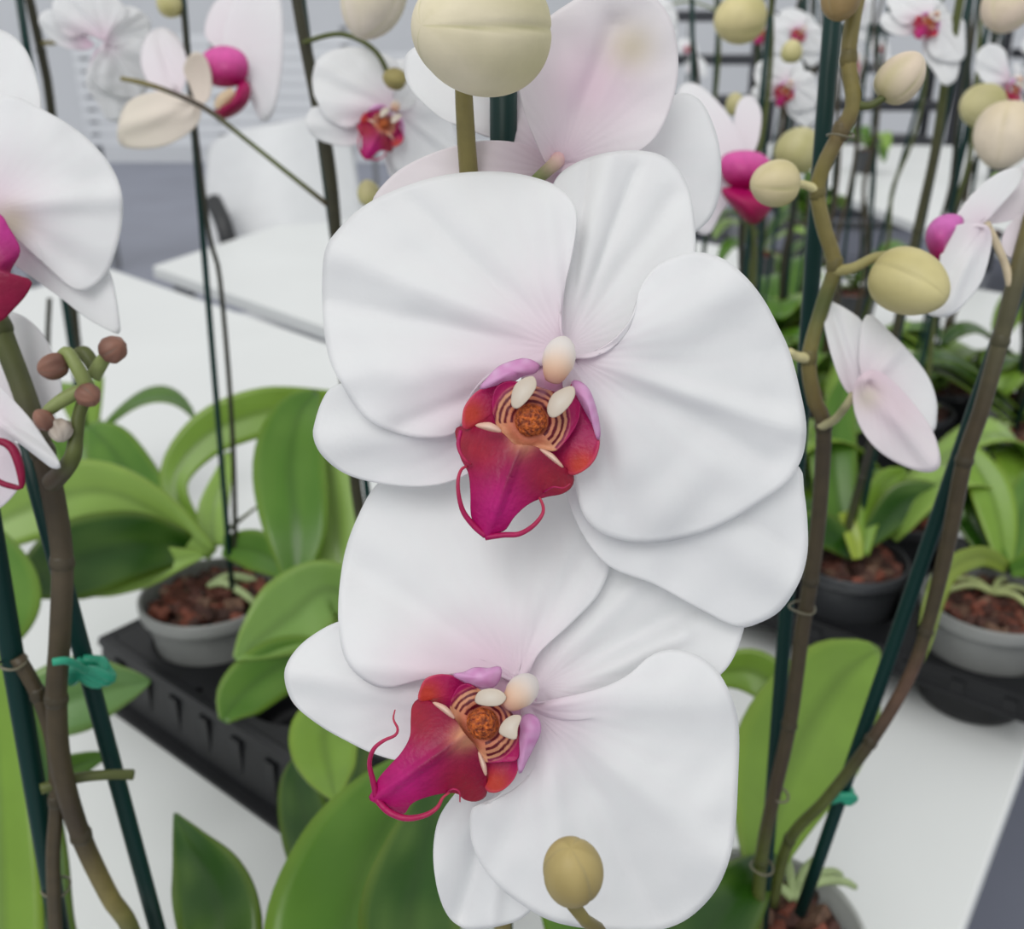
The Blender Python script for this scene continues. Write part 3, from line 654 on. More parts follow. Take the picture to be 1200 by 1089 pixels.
# bloom seen from behind above it
fb = empty('flower', P(655, 185, .285), A)
petal('sepal', fb, [(648, 200), (625, 160), (609, 110), (608, 70), (622, 38), (660, 8), (705, -14), (755, -10), (785, 20), (795, 70), (788, 120), (765, 165), (725, 188), (690, 195)], (660, 188), .275, g=(.001, .003), cup=-.006, folds=[(660, 180, 720, 30, 14, .003)], pink=.6, pr=50, tint=lin((246, 243, 245)), blush=[(690, 100, 60, lin((238, 214, 228)), .8), (740, 55, 26, lin((216, 204, 168)), .6)])
petal('petal', fb, [(665, 200), (720, 180), (760, 150), (790, 112), (820, 118), (840, 160), (845, 205), (838, 245), (818, 270), (780, 290), (720, 280), (680, 240)], (668, 205), .284, g=(.002, .001), cup=.003, pink=.4, rip=(.001, 7, 0))
petal('petal', fb, [(640, 200), (600, 170), (560, 150), (520, 140), (485, 110), (474, 85), (480, 60), (520, 44), (570, 40), (610, 60), (630, 120)], (650, 190), .288, g=(-.002, .001), cup=.004, pink=.6)
petal('sepal', fb, [(655, 200), (620, 172), (570, 165), (520, 175), (475, 195), (448, 218), (436, 240), (450, 262), (520, 262), (600, 245)], (655, 200), .280, g=(-.001, .001), cup=.004, pink=.5, pr=100, tint=lin((244, 238, 241)))
petal('sepal', fb, [(655, 195), (690, 215), (700, 260), (680, 300), (640, 300), (625, 250)], (655, 197), .286, cup=.003, pink=.7)
stem(fb.parent, [(655, 185, .277), (650, 192, .274), (632, 208, .276), (600, 240, .285), (555, 290, .289)], [2.2, 2, 1.8, 1.8, 1.8], [lin((226, 178, 190)), lin((214, 180, 168)), SLG, SLG, SLG], 'pedicel')
# leaves of A reaching forward at the bottom
for m_, z_, c_ in [
    ([(420, 1190, 40), (400, 1120, 90), (425, 1020, 84), (468, 935, 52), (492, 880, 6)], (.46, .58), LM),
    ([(500, 1170, 50), (480, 1080, 60), (500, 980, 40), (520, 900, 4)], (.45, .56), LD),
    ([(400, 820, 18), (380, 860, 40), (386, 905, 32), (394, 938, 4)], (.66, .58), LL),
    ([(520, 905, 30), (480, 935, 34), (442, 975, 24), (421, 1003, 3)], (.60, .55), LL),
    ([(400, 1060, 40), (365, 980, 34), (350, 920, 22), (356, 880, 4)], (.6, .68), LD),
    ([(265, 1150, 40), (258, 1080, 50), (245, 1030, 44), (222, 985, 20), (206, 954, 2)], (.50, .56), LD),
    ([(700, 1150, 60), (690, 1100, 50), (660, 1050, 30), (640, 1010, 4)], (.46, .52), LM),
    ([(760, 1180, 45), (820, 1100, 52), (868, 1040, 36), (905, 1000, 5)], (.48, .58), LD)]:
    leaf(A, m_, z_, c_)

# ---- C: left plant
Cc = plant('orchid at the left edge with a cluster of small brown buds', Vector((-.20, .36, TZ)), seed=5)
DC = .345
stake(Cc, (30, 520, .385), (186, 1095, .475), 3.9)
stake(Cc, (-28, 520, .37), (70, 1095, .455), 4.6)
stem(Cc, [(-15, 330, .36), (0, 385, .362), (28, 460, .366), (50, 530, .37), (64, 590, .375), (73, 660, .382), (70, 750, .39), (66, 820, .40), (72, 900, .41), (95, 980, .425), (128, 1050, .44), (160, 1110, .455), (200, 1300, .5)], [4.2, 4.2, 4.2, 4.3, 4.4, 4.2, 4.2, 4.3, 4.4, 4.2, 4, 4, 4.2], [SGR, SGR, lin((78, 80, 48)), SBR, SBR, lin((76, 66, 48)), SBR, SBR, SBR, SBR, SOL, SGR, SGR], nodes=True)
stem(Cc, [(20, 770, .40), (45, 815, .405), (62, 870, .412), (66, 940, .42), (62, 1010, .43), (66, 1110, .45)], 3.1, SBR, nodes=True)
stem(Cc, [(48, 925, .415), (90, 912, .42), (130, 908, .425), (156, 908, .43)], [2.4, 2.3, 2.2, 2.4], SGR, 'side_shoot')
knot(Cc, 105, 788, .412, 6); stem(Cc, [(62, 776, .382), (80, 775, .385), (100, 786, .40)], 1.6, lin((38, 150, 118)), 'tie_band'); ring(Cc, 15, 776, .40, 7); ring(Cc, 66, 1040, .445, 8)
# small bud cluster
B3 = lambda x, y: (x/5.445, 360+y/5.445)
def b3(l, z): return [(*B3(x, y), z+dz) for x, y, dz in l]
stem(Cc, b3([(330, 1120, .012), (400, 1050, .006), (465, 950, 0), (485, 820, 0), (505, 690, 0), (545, 570, 0)], .345), [3.6, 3.4, 2.9, 2.5, 2.3, 2.2], [SBR, SBR, SGR, SGR, SGR, SGR], 'stem', nodes=False)
stem(Cc, b3([(560, 520, 0), (500, 400, -.003), (430, 290, -.003), (375, 330, -.001)], .342), [2.8, 2.5, 2.2, 1.6], SLG, 'pedicel')
stem(Cc, b3([(590, 450, .004), (650, 350, .004), (700, 290, .002)], .345), [2.8, 2.5, 2], SLG, 'pedicel')
stem(Cc, b3([(600, 380, .008), (540, 290, .008), (470, 300, .008)], .345), [2.6, 2.4, 1.6], SGR, 'pedicel')
stem(Cc, b3([(540, 520, 0), (420, 580, 0), (310, 660, -.001), (290, 700, -.001)], .342), [2.3, 2.5, 2.1, 1.6], SLG, 'pedicel')
BR1, BR2 = lin((140, 100, 84)), lin((70, 44, 40))
for x, y, L_, W_, an, ph in [(335, 380, 34, 30, 200, 0), (725, 265, 32, 31, 20, 1), (565, 565, 30, 27, -30, 2), (278, 718, 28, 22, 120, .5)]:
    bx, by = B3(x, y); bud(Cc, bx, by, .338, L_, W_, an, 30, BR1, BR2, phase=ph, rough=.12, n=22)
bx, by = B3(385, 790); bud(Cc, bx, by, .341, 28, 26, -70, 20, lin((190, 180, 168)), lin((140, 122, 108)), rough=.35, name='bract', n=22, nseam=7)
# bloom cut by the left edge
Zl = lambda l: zoom(l, 0, 0, 3)
fc = empty('flower', P(-15, 260, .34), Cc)
petal('sepal', fc, [(-20, 240), (-90, 180), (-80, 80), (-40, 38), (0, 35), (28, 55), (44, 95), (48, 128), (40, 180), (10, 230)], (-15, 245), .352, g=(0, -.002), cup=.003, pink=.4)
petal('sepal', fc, Zl([(-30, 760), (60, 800), (200, 860), (330, 900), (382, 950), (402, 1010), (418, 1110), (421, 1172), (380, 1160), (300, 1115), (210, 1045), (120, 980), (20, 900)]), (0, 262), .350, g=(.002, .001), cup=.003, pink=.6, pr=70)
petal('petal', fc, Zl([(-60, 740), (-80, 600), (-60, 420), (0, 345), (60, 342), (150, 385), (260, 450), (340, 520), (400, 600), (430, 690), (428, 790), (402, 900), (365, 975), (300, 1022), (245, 1005), (180, 940), (110, 830), (20, 760)]), (-15, 248), .343, g=(.002, .001), cup=.005, folds=[(0, 240, 140, 230, 14, -.003), (0, 250, 110, 320, 16, .003)], pink=.6, pr=70, blush=[(12, 262, 22, CREAM, .8)])
mb = MB(); sheet(mb, Zl([(-90, 740), (0, 755), (30, 800), (55, 840), (70, 885), (40, 940), (36, 965), (70, 975), (112, 992), (90, 1040), (45, 1090), (0, 1130), (-60, 1120), (-120, 950)]), (-10, 315), lambda x, y, s: .332+.004*s*s, lambda x, y, s: mix(lin((190, 50, 140)), MAG2, (y-275)/50), P, 16, 60); obj('mid_lobe', mb, 'lip', fc, .0008)
stem(Cc, [(-15, 250, .35), (-30, 270, .355), (-25, 320, .358), (-15, 340, .36)], 2, SLG, 'pedicel')
fc2 = empty('flower', P(-20, 500, .335), Cc)
petal('petal', fc2, zoom([(-60, 420), (-60, 340), (0, 342), (60, 400), (120, 470), (160, 530), (200, 590), (212, 625), (175, 620), (135, 575), (100, 522), (50, 530), (-20, 520)], 0, 340, 3), (-15, 490), .338, g=(.001, .001), cup=.003, folds=[(-10, 490, 70, 545, 7, -.003)], pink=.4, pr=40)
petal('sepal', fc2, [(-20, 480), (-40, 440), (-30, 380), (10, 365), (45, 385), (66, 425), (72, 465), (50, 480), (10, 490)], (-15, 480), .372, g=(.002, 0), cup=.004, pink=.2)
petal('petal', fc2, [(-60, 520), (-20, 510), (18, 518), (26, 545), (20, 575), (-10, 600), (-50, 590)], (-30, 540), .345, cup=.003, pink=.5)
mb = MB(); tube(mb, [P(x/3, 340+y/3, .334) for x, y in [(-60, 540), (0, 532), (42, 556), (66, 610), (76, 670), (72, 694), (40, 690), (0, 676), (-30, 650)]], [.001, .0013, .0015, .0015, .0011, .0008, .001, .001, .0006], MAG2, n=8); obj('tendril', mb, 'lip', fc2)
for m_, z_, c_ in [
    ([(-20, 1250, 30), (0, 1120, 52), (-2, 960, 46), (-10, 820, 34), (-22, 700, 4)], (.46, .52), LL),
    ([(110, 1200, 20), (60, 1100, 32), (50, 1000, 30), (40, 900, 22), (36, 820, 4)], (.52, .62), LD),
    ([(-20, 880, 20), (30, 838, 36), (95, 812, 44), (150, 802, 20), (176, 798, 2)], (.66, .70), lin((104, 142, 84))),
    ([(0, 950, 16), (50, 918, 24), (100, 893, 12), (130, 884, 2)], (.6, .66), LM),
    ([(-40, 780, 20), (-10, 700, 60), (-20, 620, 20)], (.7, .8), LM)]:
    leaf(Cc, m_, z_, c_)

# ---- D: pot in the left tray
wD = WD[0][0]; D = plant('orchid in the grey pot at the left end of the long tray', wD+Vector((0, 0, .005)), 'pot_grey', .066, .108, 7)
for a, b in [((247, 640, .93), (224, 0, .74)), ((270, 640, .93), (214, -10, .75))]: pass
stake(D, (272, 690, .93), (213, -20, .745), 2.6)
stem(D, [(276, 650, .92), (272, 500, .87), (258, 330, .825), (246, 280, .81), (235, 200, .79), (222, 90, .765), (212, -20, .745)], [2.4, 2.2, 2.0, 2, 2, 2, 1.8], SDK)
stem(D, [(268, 620, .92), (300, 595, .90)], [2.2, 1.2], SGR, 'side_shoot')
for m_, z_, c_ in [
    ([(250, 650, 8), (190, 604, 24), (120, 575, 34), (50, 588, 42), (-30, 625, 30)], (.92, .85), LP),
    ([(215, 625, 5), (190, 598, 20), (155, 560, 32), (125, 520, 28), (104, 500, 4)], (.96, 1.05), LM),
    ([(240, 648, 4), (205, 640, 24), (150, 640, 42), (80, 660, 46), (20, 690, 14)], (.93, .82), LD),
    ([(248, 640, 4), (204, 570, 16), (240, 512, 26), (310, 482, 28), (395, 470, 12)], (.95, 1.0), LL),
    ([(250, 640, 14), (250, 600, 18), (262, 555, 10), (268, 530, 3)], (.93, .98), LP),
    ([(240, 650, 3), (210, 655, 13), (170, 664, 24), (128, 684, 16), (102, 697, 3)], (.91, .88), LP),
    ([(262, 640, 12), (300, 645, 24), (335, 668, 14), (345, 690, 3)], (.92, .88), LM)]:
    leaf(D, m_, z_, c_)
roots(D, wD+Vector((.0, 0, .118)), 4, 2)
fd1 = empty('flower', P(262, 85, .74), D)
petal('petal', fd1, [(262, 58), (266, 20), (285, -14), (325, -12), (332, 60), (322, 128), (306, 142), (292, 110), (285, 75)], (275, 62), .735, g=(.01, -.006), cup=.006, pink=.2, folds=[(280, 60, 312, 130, 8, -.006)], NS=12, NT=50)
petal('petal', fd1, [(262, 62), (240, 40), (250, 5), (275, -10), (300, 0), (300, 40), (285, 66)], (270, 60), .745, g=(0, -.008), cup=.006, pink=.3, NS=12, NT=50)
def side_lip(fl_, lobe, mid, Z, y0, k=1.0, dark=1.0):
    for nm, o, ca, cb in (('side_lobe', lobe, lin((222, 90, 170)), MAG), ('mid_lobe', mid, MAG, MAG2)):
        bx = sum(p[0] for p in o)/len(o); by = sum(p[1] for p in o)/len(o); mb = MB()
        sheet(mb, o, (bx, by), lambda x, y, s: Z-.012*k*(1-s*s), lambda x, y, s: mix(ca, cb, (y-by+15)/30), P, 10, 40); obj(nm, mb, 'lip', fl_, .001)
side_lip(fd1, [(240, 62), (262, 54), (284, 62), (291, 80), (283, 98), (262, 102), (245, 96), (236, 80)], [(284, 94), (293, 102), (290, 120), (276, 134), (256, 140), (250, 131), (266, 124), (276, 108)], .725, 80)
mb = MB(); tube(mb, [P(275, 108, .72), P(262, 118, .72), P(255, 128, .72)], [.004, .005, .003], lin((236, 214, 180)), n=8); obj('column', mb, 'petal', fd1)
bloom(D, P(120, 48, .76), yaw=25, tilt=20, roll=30, scale=.72, skip=tuple(range(5, 40)))
fd_ = empty('flower', P(215, 120, .72), D)
petal('sepal', fd_, [(215, 110), (180, 108), (150, 120), (138, 150), (145, 172), (190, 172), (228, 150), (235, 125)], (222, 125), .73, g=(0, .016), cup=.012, pink=.1, tint=lin((246, 240, 226)), folds=[(220, 125, 140, 150, 10, -.006)], NS=10, NT=40)
petal('sepal', fd_, [(165, 75), (170, 45), (190, 32), (212, 48), (220, 85), (205, 115), (180, 105)], (205, 105), .745, g=(0, -.02), cup=.008, pink=.3, folds=[(205, 105, 185, 40, 6, .006)], NS=10, NT=40)
petal('petal', fd_, [(222, 100), (215, 80), (225, 62), (240, 66), (248, 90), (245, 115), (232, 122)], (235, 110), .715, cup=-.008, pink=.2, tint=lin((238, 232, 214)), NS=10, NT=40)
bud(D, 199, 2, .75, 34, 30, 100, 10)

# ---- E: second plant of the tray, thick dark spike
wE = WD[2][0]; E = plant('orchid with a thick dark spike, hidden behind the lower big bloom', wE+Vector((0, 0, .005)), 'pot_dark', .06, .108, 8)
stem(E, [(452, 800, .80), (425, 620, .76), (416, 560, .745), (400, 400, .70), (392, 250, .66), (378, 150, .64), (355, 40, .62), (343, -30, .61)], [5, 4.6, 4.4, 4.0, 4.0, 4.6, 3.6, 3.4], lin((50, 48, 28)), nodes=True)
stake(E, (460, 800, .81), (350, -30, .625), 2.6)
stem(E, [(384, 240, .66), (340, 205, .66), (290, 165, .66), (245, 130, .665), (205, 110, .67), (170, 98, .67), (142, 92, .67)], [1.9, 1.7, 1.6, 1.9, 1.7, 1.8, 1.5], [SBR, SGR, SGR, SBR, SBR, SOL, SOL], 'side_branch')
bloom(E, P(458, 130, .60), yaw=24, tilt=0, roll=6, scale=.80)
bud(E, 462, 92, .575, 28, 24, 180, 30, lin((168, 156, 100)), lin((120, 110, 60)))
bud(E, 432, 226, .64, 30, 26, 100, 20)
bud(E, 436, 0, .55, 92, 72, 250, 0, lin((228, 216, 200)), lin((196, 190, 140)))
stem(E, [(355, 50, .62), (400, 40, .60), (440, 60, .60), (460, 100, .605)], 1.6, SGR, 'pedicel')
for m_, z_, c_ in [
    ([(392, 770, 14), (352, 690, 14), (347, 620, 38), (340, 545, 43), (350, 488, 30), (372, 460, 4)], [.80, .80, .81, .84, .87, .9], LM),
    ([(410, 760, 14), (398, 670, 26), (392, 590, 34), (384, 520, 22), (380, 480, 4)], (.80, .88), LP),
    ([(440, 720, 16), (385, 690, 34), (340, 722, 46), (300, 752, 26), (276, 772, 4)], (.78, .72), lin((122, 160, 78))),
    ([(420, 770, 12), (350, 772, 28), (312, 790, 34), (278, 820, 28), (262, 845, 6)], (.76, .70), LM),
    ([(440, 780, 12), (400, 850, 40), (385, 920, 40), (380, 980, 5)], (.74, .64), LD)]:
    leaf(E, m_, z_, c_)

# ---- B: right plant, zigzag spike
footB = T(893, 1085, .11)-Vector((0, 0, .11)); footB.z = TZ+.001
Bp = plant('orchid at the right with a zigzag budded spike and clear pot', footB, 'pot_clear', .062, .11, 11)
pts = [(1012, -60, .37), (1006, -10, .37), (1000, 20, .37), (994, 70, .372), (1000, 122, .375), (985, 155, .38), (965, 195, .385), (958, 225, .39), (965, 265, .395), (978, 312, .40), (965, 355, .405), (948, 420, .41), (955, 470, .42), (965, 500, .425), (960, 600, .44), (950, 680, .455), (940, 740, .47), (925, 850, .495), (905, 940, .52), (892, 1010, .54), (885, 1120, .56)]
stem(Bp, pts, [3.0]*8+[3.1]*4+[3.4]*3+[3.6]*6, [lin((130, 110, 62))]*2+[SOL, lin((122, 110, 58)), SOL, lin((112, 96, 60)), SOL, SOL, SOL, SOL, SGR, SOL, lin((110, 96, 56)), SBR, SBR, SBR, SBR, SBR, SBR, SGR, SGR], nodes=True)
stake(Bp, (980, -40, .385), (890, 1120, .575), 3.6)
stake(Bp, (1205, 300, .415), (938, 1070, .575), 3.7)
stem(Bp, [(1250, 150, .40), (1215, 240, .405), (1190, 330, .41), (1172, 400, .42), (1150, 480, .43), (1130, 540, .44), (1110, 640, .46), (1085, 740, .48), (1062, 800, .495), (1020, 870, .51), (970, 935, .53), (925, 985, .55), (905, 1060, .57)], [3.6]*7+[3.2]*6, [SOL, SOL, lin((88, 84, 58)), lin((82, 78, 54)), SBR, SBR, SBR, SBR, lin((96, 72, 56)), SBR, SGR, SGR, SGR], nodes=True)
knot(Bp, 987, 932, .535, 5); ring(Bp, 985, 158, .378, 6.5, wire=.6); ring(Bp, 940, 712, .465, 8, wire=.7); ring(Bp, 912, 932, .52, 7, wire=1); ring(Bp, 893, 1016, .54, 8)
stem(Bp, [(1000, 122, .375), (1018, 124, .374), (1036, 114, .373)], [2, 1.5, 1.5], SGR, 'pedicel')
bud(Bp, 1056, 90, .372, 62, 50, 50, 15, BUDP, BUDG, phase=.8)
stem(Bp, [(958, 222, .389), (940, 216, .385), (925, 215, .38)], [2, 1.6, 1.5], BUDC, 'pedicel')
bud(Bp, 907, 215, .375, 58, 52, 190, 20, lin((214, 200, 160)), BUDG, phase=2.0)
stem(Bp, [(978, 318, .40), (1000, 314, .395), (1025, 302, .39), (1048, 300, .385)], [2.4, 2.1, 2, 2], lin((160, 152, 98)), 'pedicel')
bud(Bp, 1067, 332, .38, 94, 74, -38, 38, lin((206, 196, 142)), lin((170, 158, 96)), phase=1.3, n=40)
bud(Bp, 985, 0, .36, 50, 44, 250, 10, lin((150, 126, 84)), lin((120, 104, 60)))
stem(Bp, [(948, 420, .41), (935, 418, .405), (925, 412, .40)], [2.4, 2, 1.6], BUDC, 'pedicel')
stem(Bp, [(962, 500, .424), (978, 492, .415), (992, 475, .40), (1000, 462, .396)], [2.2, 1.8, 1.7, 1.7], lin((176, 170, 130)), 'pedicel')
fh = empty('flower', P(1020, 450, .40), Bp)
Zr = lambda l: zoom(l, 800, 340, 3)
petal('sepal', fh, Zr([(600, 370), (560, 330), (520, 220), (495, 100), (505, 50), (520, 38), (580, 70), (630, 110), (670, 190), (690, 280), (660, 330)]), (1005, 460), .402, g=(0, -.002), cup=.002, folds=[(1005, 460, 975, 365, 6, .003)], pink=.4, pr=50, NS=14, NT=60)
petal('petal', fh, Zr([(640, 330), (620, 250), (625, 150), (640, 95), (665, 88), (720, 140), (790, 210), (860, 300), (890, 380), (893, 440), (878, 500), (800, 480), (700, 400)]), (1012, 455), .398, g=(0, -.002), cup=.002, folds=[(1015, 455, 1060, 400, 8, -.003)], pink=.5, pr=50, NS=14, NT=60)
petal('sepal', fh, Zr([(600, 340), (640, 290), (690, 285), (750, 330), (820, 410), (880, 500), (905, 590), (895, 630), (850, 640), (780, 620), (700, 575), (640, 510), (605, 430)]), (1018, 450), .392, g=(0, .002), cup=.004, folds=[(1015, 445, 1095, 545, 12, -.005)], pink=.6, pr=36, tint=lin((246, 240, 243)), NS=14, NT=60, blush=[(1018, 465, 16, CREAM, .7), (1050, 480, 30, lin((238, 216, 226)), .5)])
# side bloom on the second spike
fs = empty('flower', P(1130, 270, .405), Bp)
Zq = lambda l: zoom(l, 800, 0, 3)
stem(Bp, [(1185, 335, .41), (1178, 310, .409), (1165, 280, .407), (1155, 262, .405)], [2, 1.6, 1.6, 1.8], lin((206, 190, 160)), 'pedicel')
petal('petal', fs, Zq([(1060, 790), (1085, 830), (1078, 900), (1050, 990), (1000, 1060), (940, 1110), (880, 1112), (860, 1090), (900, 1000), (905, 900), (925, 830), (970, 790)]), (1150, 268), .40, g=(.001, .001), cup=.003, folds=[(1150, 268, 1110, 360, 8, -.003)], pink=.4, pr=30, NS=14, NT=60)
petal('sepal', fs, Zq([(1060, 780), (1000, 790), (950, 800), (960, 760), (1020, 680), (1090, 620), (1160, 590), (1200, 600), (1180, 650), (1120, 720)]), (1150, 262), .405, cup=.002, pink=.4, pr=30, NS=12, NT=50)
petal('sepal', fs, Zq([(1120, 850), (1140, 800), (1180, 760), (1240, 740), (1260, 820), (1230, 900), (1170, 912), (1130, 890)]), (1190, 280), .41, cup=.002, pink=.3, NS=12, NT=50)
petal('petal', fs, Zq([(1060, 780), (1150, 640), (1180, 590), (1260, 560), (1280, 700), (1200, 760)]), (1160, 255), .415, cup=.002, pink=.3, NS=12, NT=50)
mb = MB(); sheet(mb, Zq([(880, 900), (858, 850), (865, 800), (900, 765), (950, 755), (985, 775), (960, 830), (930, 880), (905, 925)]), (1105, 275), lambda x, y, s: .397+.008*s*s, lambda x, y, s: mix(lin((216, 110, 190)), MAG, (y-262)/36), P, 10, 40); obj('mid_lobe', mb, 'lip', fs, .001)
for m_, z_, c_ in [
    ([(892, 1045, 10), (902, 975, 42), (930, 885, 74), (978, 805, 60), (1012, 772, 28), (1030, 762, 3)], [.58, .60, .64, .68, .70, .71], LL),
    ([(960, 860, 12), (920, 815, 22), (880, 786, 26), (835, 790, 14), (815, 800, 3)], (.70, .74), LL),
    ([(890, 1020, 10), (850, 1045, 36), (800, 1110, 46), (760, 1200, 20)], (.58, .50), LD),
    ([(893, 1020, 6), (868, 1050, 14), (872, 1100, 18), (900, 1200, 10)], (.57, .52), LY)]:
    leaf(Bp, m_, z_, c_)
roots(Bp, footB+Vector((.02, .01, .12)), 5, 4)

# ---- J, K and neighbours in the right tray
def simple(label, foot, seed, potm='pot_dark', leaves=5, r=.056, azs=None, col=None, height=.6, spikes=1, flowers=(), L=(.13, .2), stakes=True, lean=.05):
    rnd = random.Random(seed); foot = Vector(foot); t = plant(label, foot, potm, r, .108, seed); top = foot+Vector((0, 0, .112))
    a0 = rnd.random()*6.28
    for k in range(leaves):
        az = azs[k] if azs else a0+k*PI+rnd.uniform(-.5, .5)
        wleaf(t, top+Vector((0, 0, .006*k)), az, rnd.uniform(*L), rnd.uniform(.026, .036), rnd.uniform(.35, .75), rnd.uniform(.2, .7), col or rnd.choice([LL, LM, LM, LD, LP]))
    roots(t, top, 2, seed)
    for s in range(spikes):
        lx, ly = rnd.uniform(-lean, lean), rnd.uniform(-lean, lean); tp = top+Vector((lx, ly, height))
        o = Vector((rnd.uniform(-.015, .015), rnd.uniform(-.015, .015), 0))
        mb = MB(); tube(mb, [top+o-Vector((0, 0, .03)), top.lerp(tp, .5)+o, tp], .0026, (1, 1, 1), n=8, samples=6); obj('support_stake', mb, 'stake', t)
        pts_ = []
        for i in range(9):
            u = i/8; pts_.append(top.lerp(tp, u)+Vector((.006*math.sin(i*2.2+seed), .006*math.cos(i*1.7), .05*u)))
        mb = MB(); tube(mb, pts_, [.003]*5+[.0026, .0024, .002, .0016], rnd.choice([SGR, SBR, SDK]), n=8, samples=40); obj('stem', mb, 'stem', t)
        for (u, dx, sc_l, yaw, tl, rl) in flowers:
            p = top.lerp(tp, u); q = p+Vector((dx, -.03, 0)); mb = MB(); tube(mb, [p, p.lerp(q, .5)+Vector((0, 0, .012)), q+Vector((0, .01, 0))], .0016, SLG, n=6); obj('pedicel', mb, 'stem', t)
            bloom(t, q, yaw, tl, rl, sc_l)
    return t
def pxz(v):  # world -> (px,py,Z)
    d = Vector(v)-Vector((0, 0, CAMZ)); Z = d.y*cs-d.z*sn; up = d.y*sn+d.z*cs; return 600+d.x/Z*F, 544.5-up/Z*F, Z
H5 = Vector((0, 0, .005))
J = plant('orchid in the grey pot at the right end of the right tray', WJ[3][0]+H5, 'pot_grey', .062, .108, 21)
for m_, z_, c_ in [
    ([(1178, 665, 8), (1172, 620, 20), (1160, 575, 24), (1138, 535, 14), (1122, 512, 3)], (.92, .98), LL),
    ([(1180, 665, 8), (1150, 652, 12), (1112, 668, 13), (1094, 705, 12), (1084, 752, 8), (1080, 775, 2)], (.90, .84), lin((122, 140, 56))),
    ([(1182, 660, 8), (1195, 610, 24), (1215, 560, 20)], (.92, .98), LM),
    ([(1184, 668, 8), (1230, 660, 22), (1270, 690, 14)], (.9, .86), LM),
    ([(1165, 660, 10), (1130, 600, 16), (1120, 560, 10)], (.95, 1.0), LD)]:
    leaf(J, m_, z_, c_)
roots(J, WJ[3][0]+Vector((0, 0, .12)), 5, 9, LY)
Kp = plant('orchid in the dark pot behind the zigzag spike', WJ[2][0]+H5, 'pot_dark', .058, .108, 22)
for m_, z_, c_ in [
    ([(1005, 650, 8), (985, 600, 20), (975, 530, 28), (985, 470, 16), (990, 440, 3)], (.98, 1.06), LM),
    ([(1010, 650, 8), (1020, 600, 14), (1040, 565, 16), (1062, 552, 3)], (.97, 1.0), LL),
    ([(1010, 640, 8), (1060, 590, 26), (1110, 590, 14), (1130, 610, 3)], (.98, .95), LD),
    ([(1000, 650, 8), (960, 620, 22), (920, 640, 14)], (.98, .95), LD),
    ([(1005, 655, 6), (1000, 630, 10), (990, 600, 8)], (.96, .98), LY)]:
    leaf(Kp, m_, z_, c_)
stem(Kp, [(985, 650, .99), (1010, 560, .95), (1030, 480, .93), (1075, 270, .86), (1095, 180, .83), (1110, 80, .80), (1125, 0, .78), (1130, -40, .77)], [4.5, 4.2, 4, 3.8, 3.8, 3.6, 3.4, 3.2], [SGR, SDK, SDK, lin((66, 66, 38)), lin((66, 66, 38)), SGR, SGR, SGR], nodes=True)
stake(Kp, (1000, 650, 1.0), (1142, -30, .80), 2.6)
bloom(Kp, P(1092, 22, .78), yaw=12, tilt=-10, roll=20, scale=.62)
bud(Kp, 1150, 124, .74, 52, 48, 200, 20, BUDC, BUDG); bud(Kp, 1178, 160, .62, 78, 68, 250, 10, lin((226, 212, 190)), lin((196, 180, 140)), phase=.9)
bud(Kp, 1180, 8, .66, 62, 56, 240, 10, BUDP, BUDC)
bloom(Kp, P(1185, 95, .82), yaw=40, tilt=0, roll=-10, scale=.66)

# ---- crowd of orchids behind, right of the middle
simple('orchid in a tray well beside the black frame right of the big bloom', WJ[1][0]+H5, 31, azs=[.4, 1.2, 2.2, 5.2], leaves=4, height=.50)
simple('orchid in the rear row of the right tray, farthest from its end', WJ[0][1]+H5, 32, height=.52, leaves=5, spikes=1)
simple('orchid in the rear row of the right tray, behind the grey pot', WJ[3][1]+H5, 33, leaves=4, height=.50, azs=[.2, 3.4, 1.4, 5])
simple('orchid in the rear row of the right tray beside the leaning stake', WJ[2][1]+H5, 34, leaves=5, height=.53)
for k, (i, j, s, h, n, fw) in enumerate([(0, 0, 41, .53, 'leftmost in the second tray, front row', [(.93, .0, .6, 10, 0, 15)]), (1, 0, 42, .50, 'second along the front row of the second tray', ()), (2, 0, 43, .56, 'third along the front row of the second tray', ()), (3, 0, 44, .52, 'rightmost in the front row of the second tray', ()),
                                (0, 1, 45, .56, 'leftmost in the rear row of the second tray', ()), (1, 1, 46, .5, 'second along the rear row of the second tray', ()), (2, 1, 47, .55, 'third along the rear row of the second tray', ()), (3, 1, 48, .6, 'rightmost in the rear row of the second tray', [(.95, .0, .7, -10, 0, 0)])]):
    simple('orchid '+n, WL[i][j]+H5, s, leaves=5, height=h, flowers=fw, spikes=2)
# F: spikes right behind the big bloom with flowers
footF = WJ[1][1]+H5; Fp = plant('orchid with a magenta lipped bloom just right of the topmost big petal', footF, seed=61)
for k, az in enumerate((.3, 2.0, 3.3, 5.0)): wleaf(Fp, footF+Vector((0, 0, .112)), az, .17, .033, .5, .4, (LM, LL, LD, LP)[k])
stake(Fp, (880, 560, 1.12), (905, -30, .9), 2.6)
stem(Fp, [(885, 560, 1.12), (872, 400, 1.05), (870, 250, .98), (890, 120, .93), (905, 0, .9), (908, -30, .89)], [3.2]*6, SDK, nodes=True)
ff = empty('flower', P(870, 200, .70), Fp)
petal('petal', ff, [(872, 180), (862, 150), (842, 120), (815, 98), (795, 105), (790, 150), (800, 200), (825, 210), (850, 200)], (866, 188), .70, g=(0, -.008), cup=.006, pink=.3, NS=12, NT=50)
petal('sepal', ff, [(860, 200), (835, 215), (820, 240), (815, 268), (830, 275), (845, 250), (862, 225)], (858, 205), .705, g=(0, .01), cup=.004, pink=.3, NS=10, NT=40)
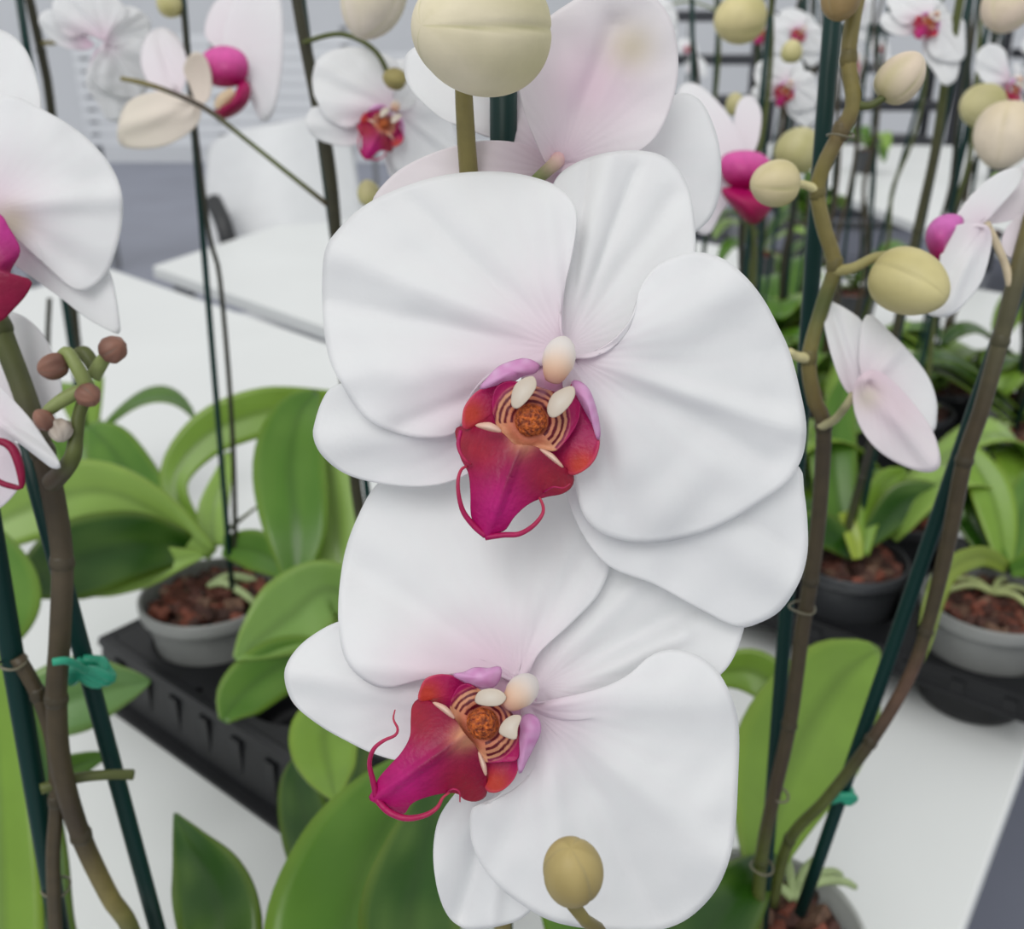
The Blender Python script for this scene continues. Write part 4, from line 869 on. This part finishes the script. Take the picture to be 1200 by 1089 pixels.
petal('sepal', ff, [(870, 180), (860, 150), (865, 120), (880, 112), (892, 130), (890, 160), (882, 180)], (875, 180), .71, g=(0, -.01), cup=.004, pink=.3, NS=10, NT=40)
side_lip(ff, [(847, 184), (868, 177), (893, 181), (908, 200), (898, 216), (862, 220), (846, 205)], [(846, 222), (878, 222), (905, 236), (894, 256), (880, 262), (862, 246)], .69, 200)
stem(Fp, [(871, 260, .98), (880, 240, .85), (872, 225, .73)], 1.7, SGR, 'pedicel')
bud(Fp, 866, 22, .72, 62, 54, 200, 15, lin((214, 202, 150)), BUDG); bud(Fp, 936, 175, .72, 52, 50, 60, 10, lin((190, 184, 140)), BUDG); bud(Fp, 862, 122, .8, 26, 22, 100)
bloom(Fp, P(924, 98, .90), yaw=6, tilt=5, roll=4, scale=.52)
bud(Fp, 928, 60, .84, 26, 24, 90)
fx = T(815, 420, .11)
simple('orchid with a dark spike rising behind the topmost back facing bloom', (fx.x, fx.y, TZ+.001), 71, leaves=5, height=.58, flowers=[(.9, -.1, .6, 0, 0, 0), (1.0, -.2, .6, 20, 0, 10)], lean=.01)
# more distant table
rnd = random.Random(5)
lab = ['left of the far white patch', 'behind the second tray', 'nearest the far table edge', 'beyond the zigzag spike', 'behind the topmost right bud', 'far behind the side facing bloom', 'at the far right edge', 'farthest behind the magenta lipped bloom']
for k, (x, y) in enumerate([(.52, 1.75), (.72, 2.05), (1.0, 1.75), (.62, 2.45), (1.35, 2.2), (1.3, 2.75), (1.75, 2.5), (.85, 2.9)]):
    simple('distant orchid '+lab[k], (x, y, TZ+.001), 80+k, leaves=5, height=.52+.06*rnd.random(), flowers=[(.97, rnd.uniform(-.04, .04), .75, rnd.uniform(-40, 40), 0, rnd.uniform(-20, 20)), (.82, rnd.uniform(-.05, .05), .75, rnd.uniform(-40, 40), 0, rnd.uniform(-20, 20))] if k % 2 == 0 else ())
for k, (x, y) in enumerate([(.1, 4.7), (.45, 4.9), (.8, 4.7), (1.7, 4.9), (2.2, 4.6), (2.7, 5.0)]):
    simple('tiny far orchid on the '+['distant table, left end', 'distant table, middle', 'distant table, right end', 'far table, left end', 'far table, middle', 'far table, right end'][k], (x, y, TZ+.001), 95+k, leaves=4, height=.5, flowers=[(.9, 0, .8, 10, 0, 0), (.75, .03, .8, -20, 0, 0)])
# left spike standing at upper left
fG = T(105, 520, .11)
Gp = plant('orchid behind the left pot with thin dark spike at the upper left', Vector((fG.x, fG.y, TZ+.001)), seed=91)
for k, az in enumerate((.3, 2.0, 3.6, 5.0)): wleaf(Gp, Vector((fG.x, fG.y, TZ+.11)), az, .16, .033, .5, .4, (LM, LL, LD, LM)[k])
stake(Gp, (104, 540, 1.25), (20, -20, 1.0), 4.2)
stem(Gp, [(100, 540, 1.25), (90, 400, 1.2), (60, 130, 1.08), (48, 60, 1.05), (30, -20, 1.02)], 5, lin((50, 48, 30)), nodes=True)
stem(Gp, [(58, 350, 1.15), (56, 420, 1.18), (62, 520, 1.22)], 3, SDK, 'stem')
stem(Gp, [(48, 50, 1.05), (70, 48, 1.0), (105, 25, .95)], 2.4, SOL, 'pedicel')
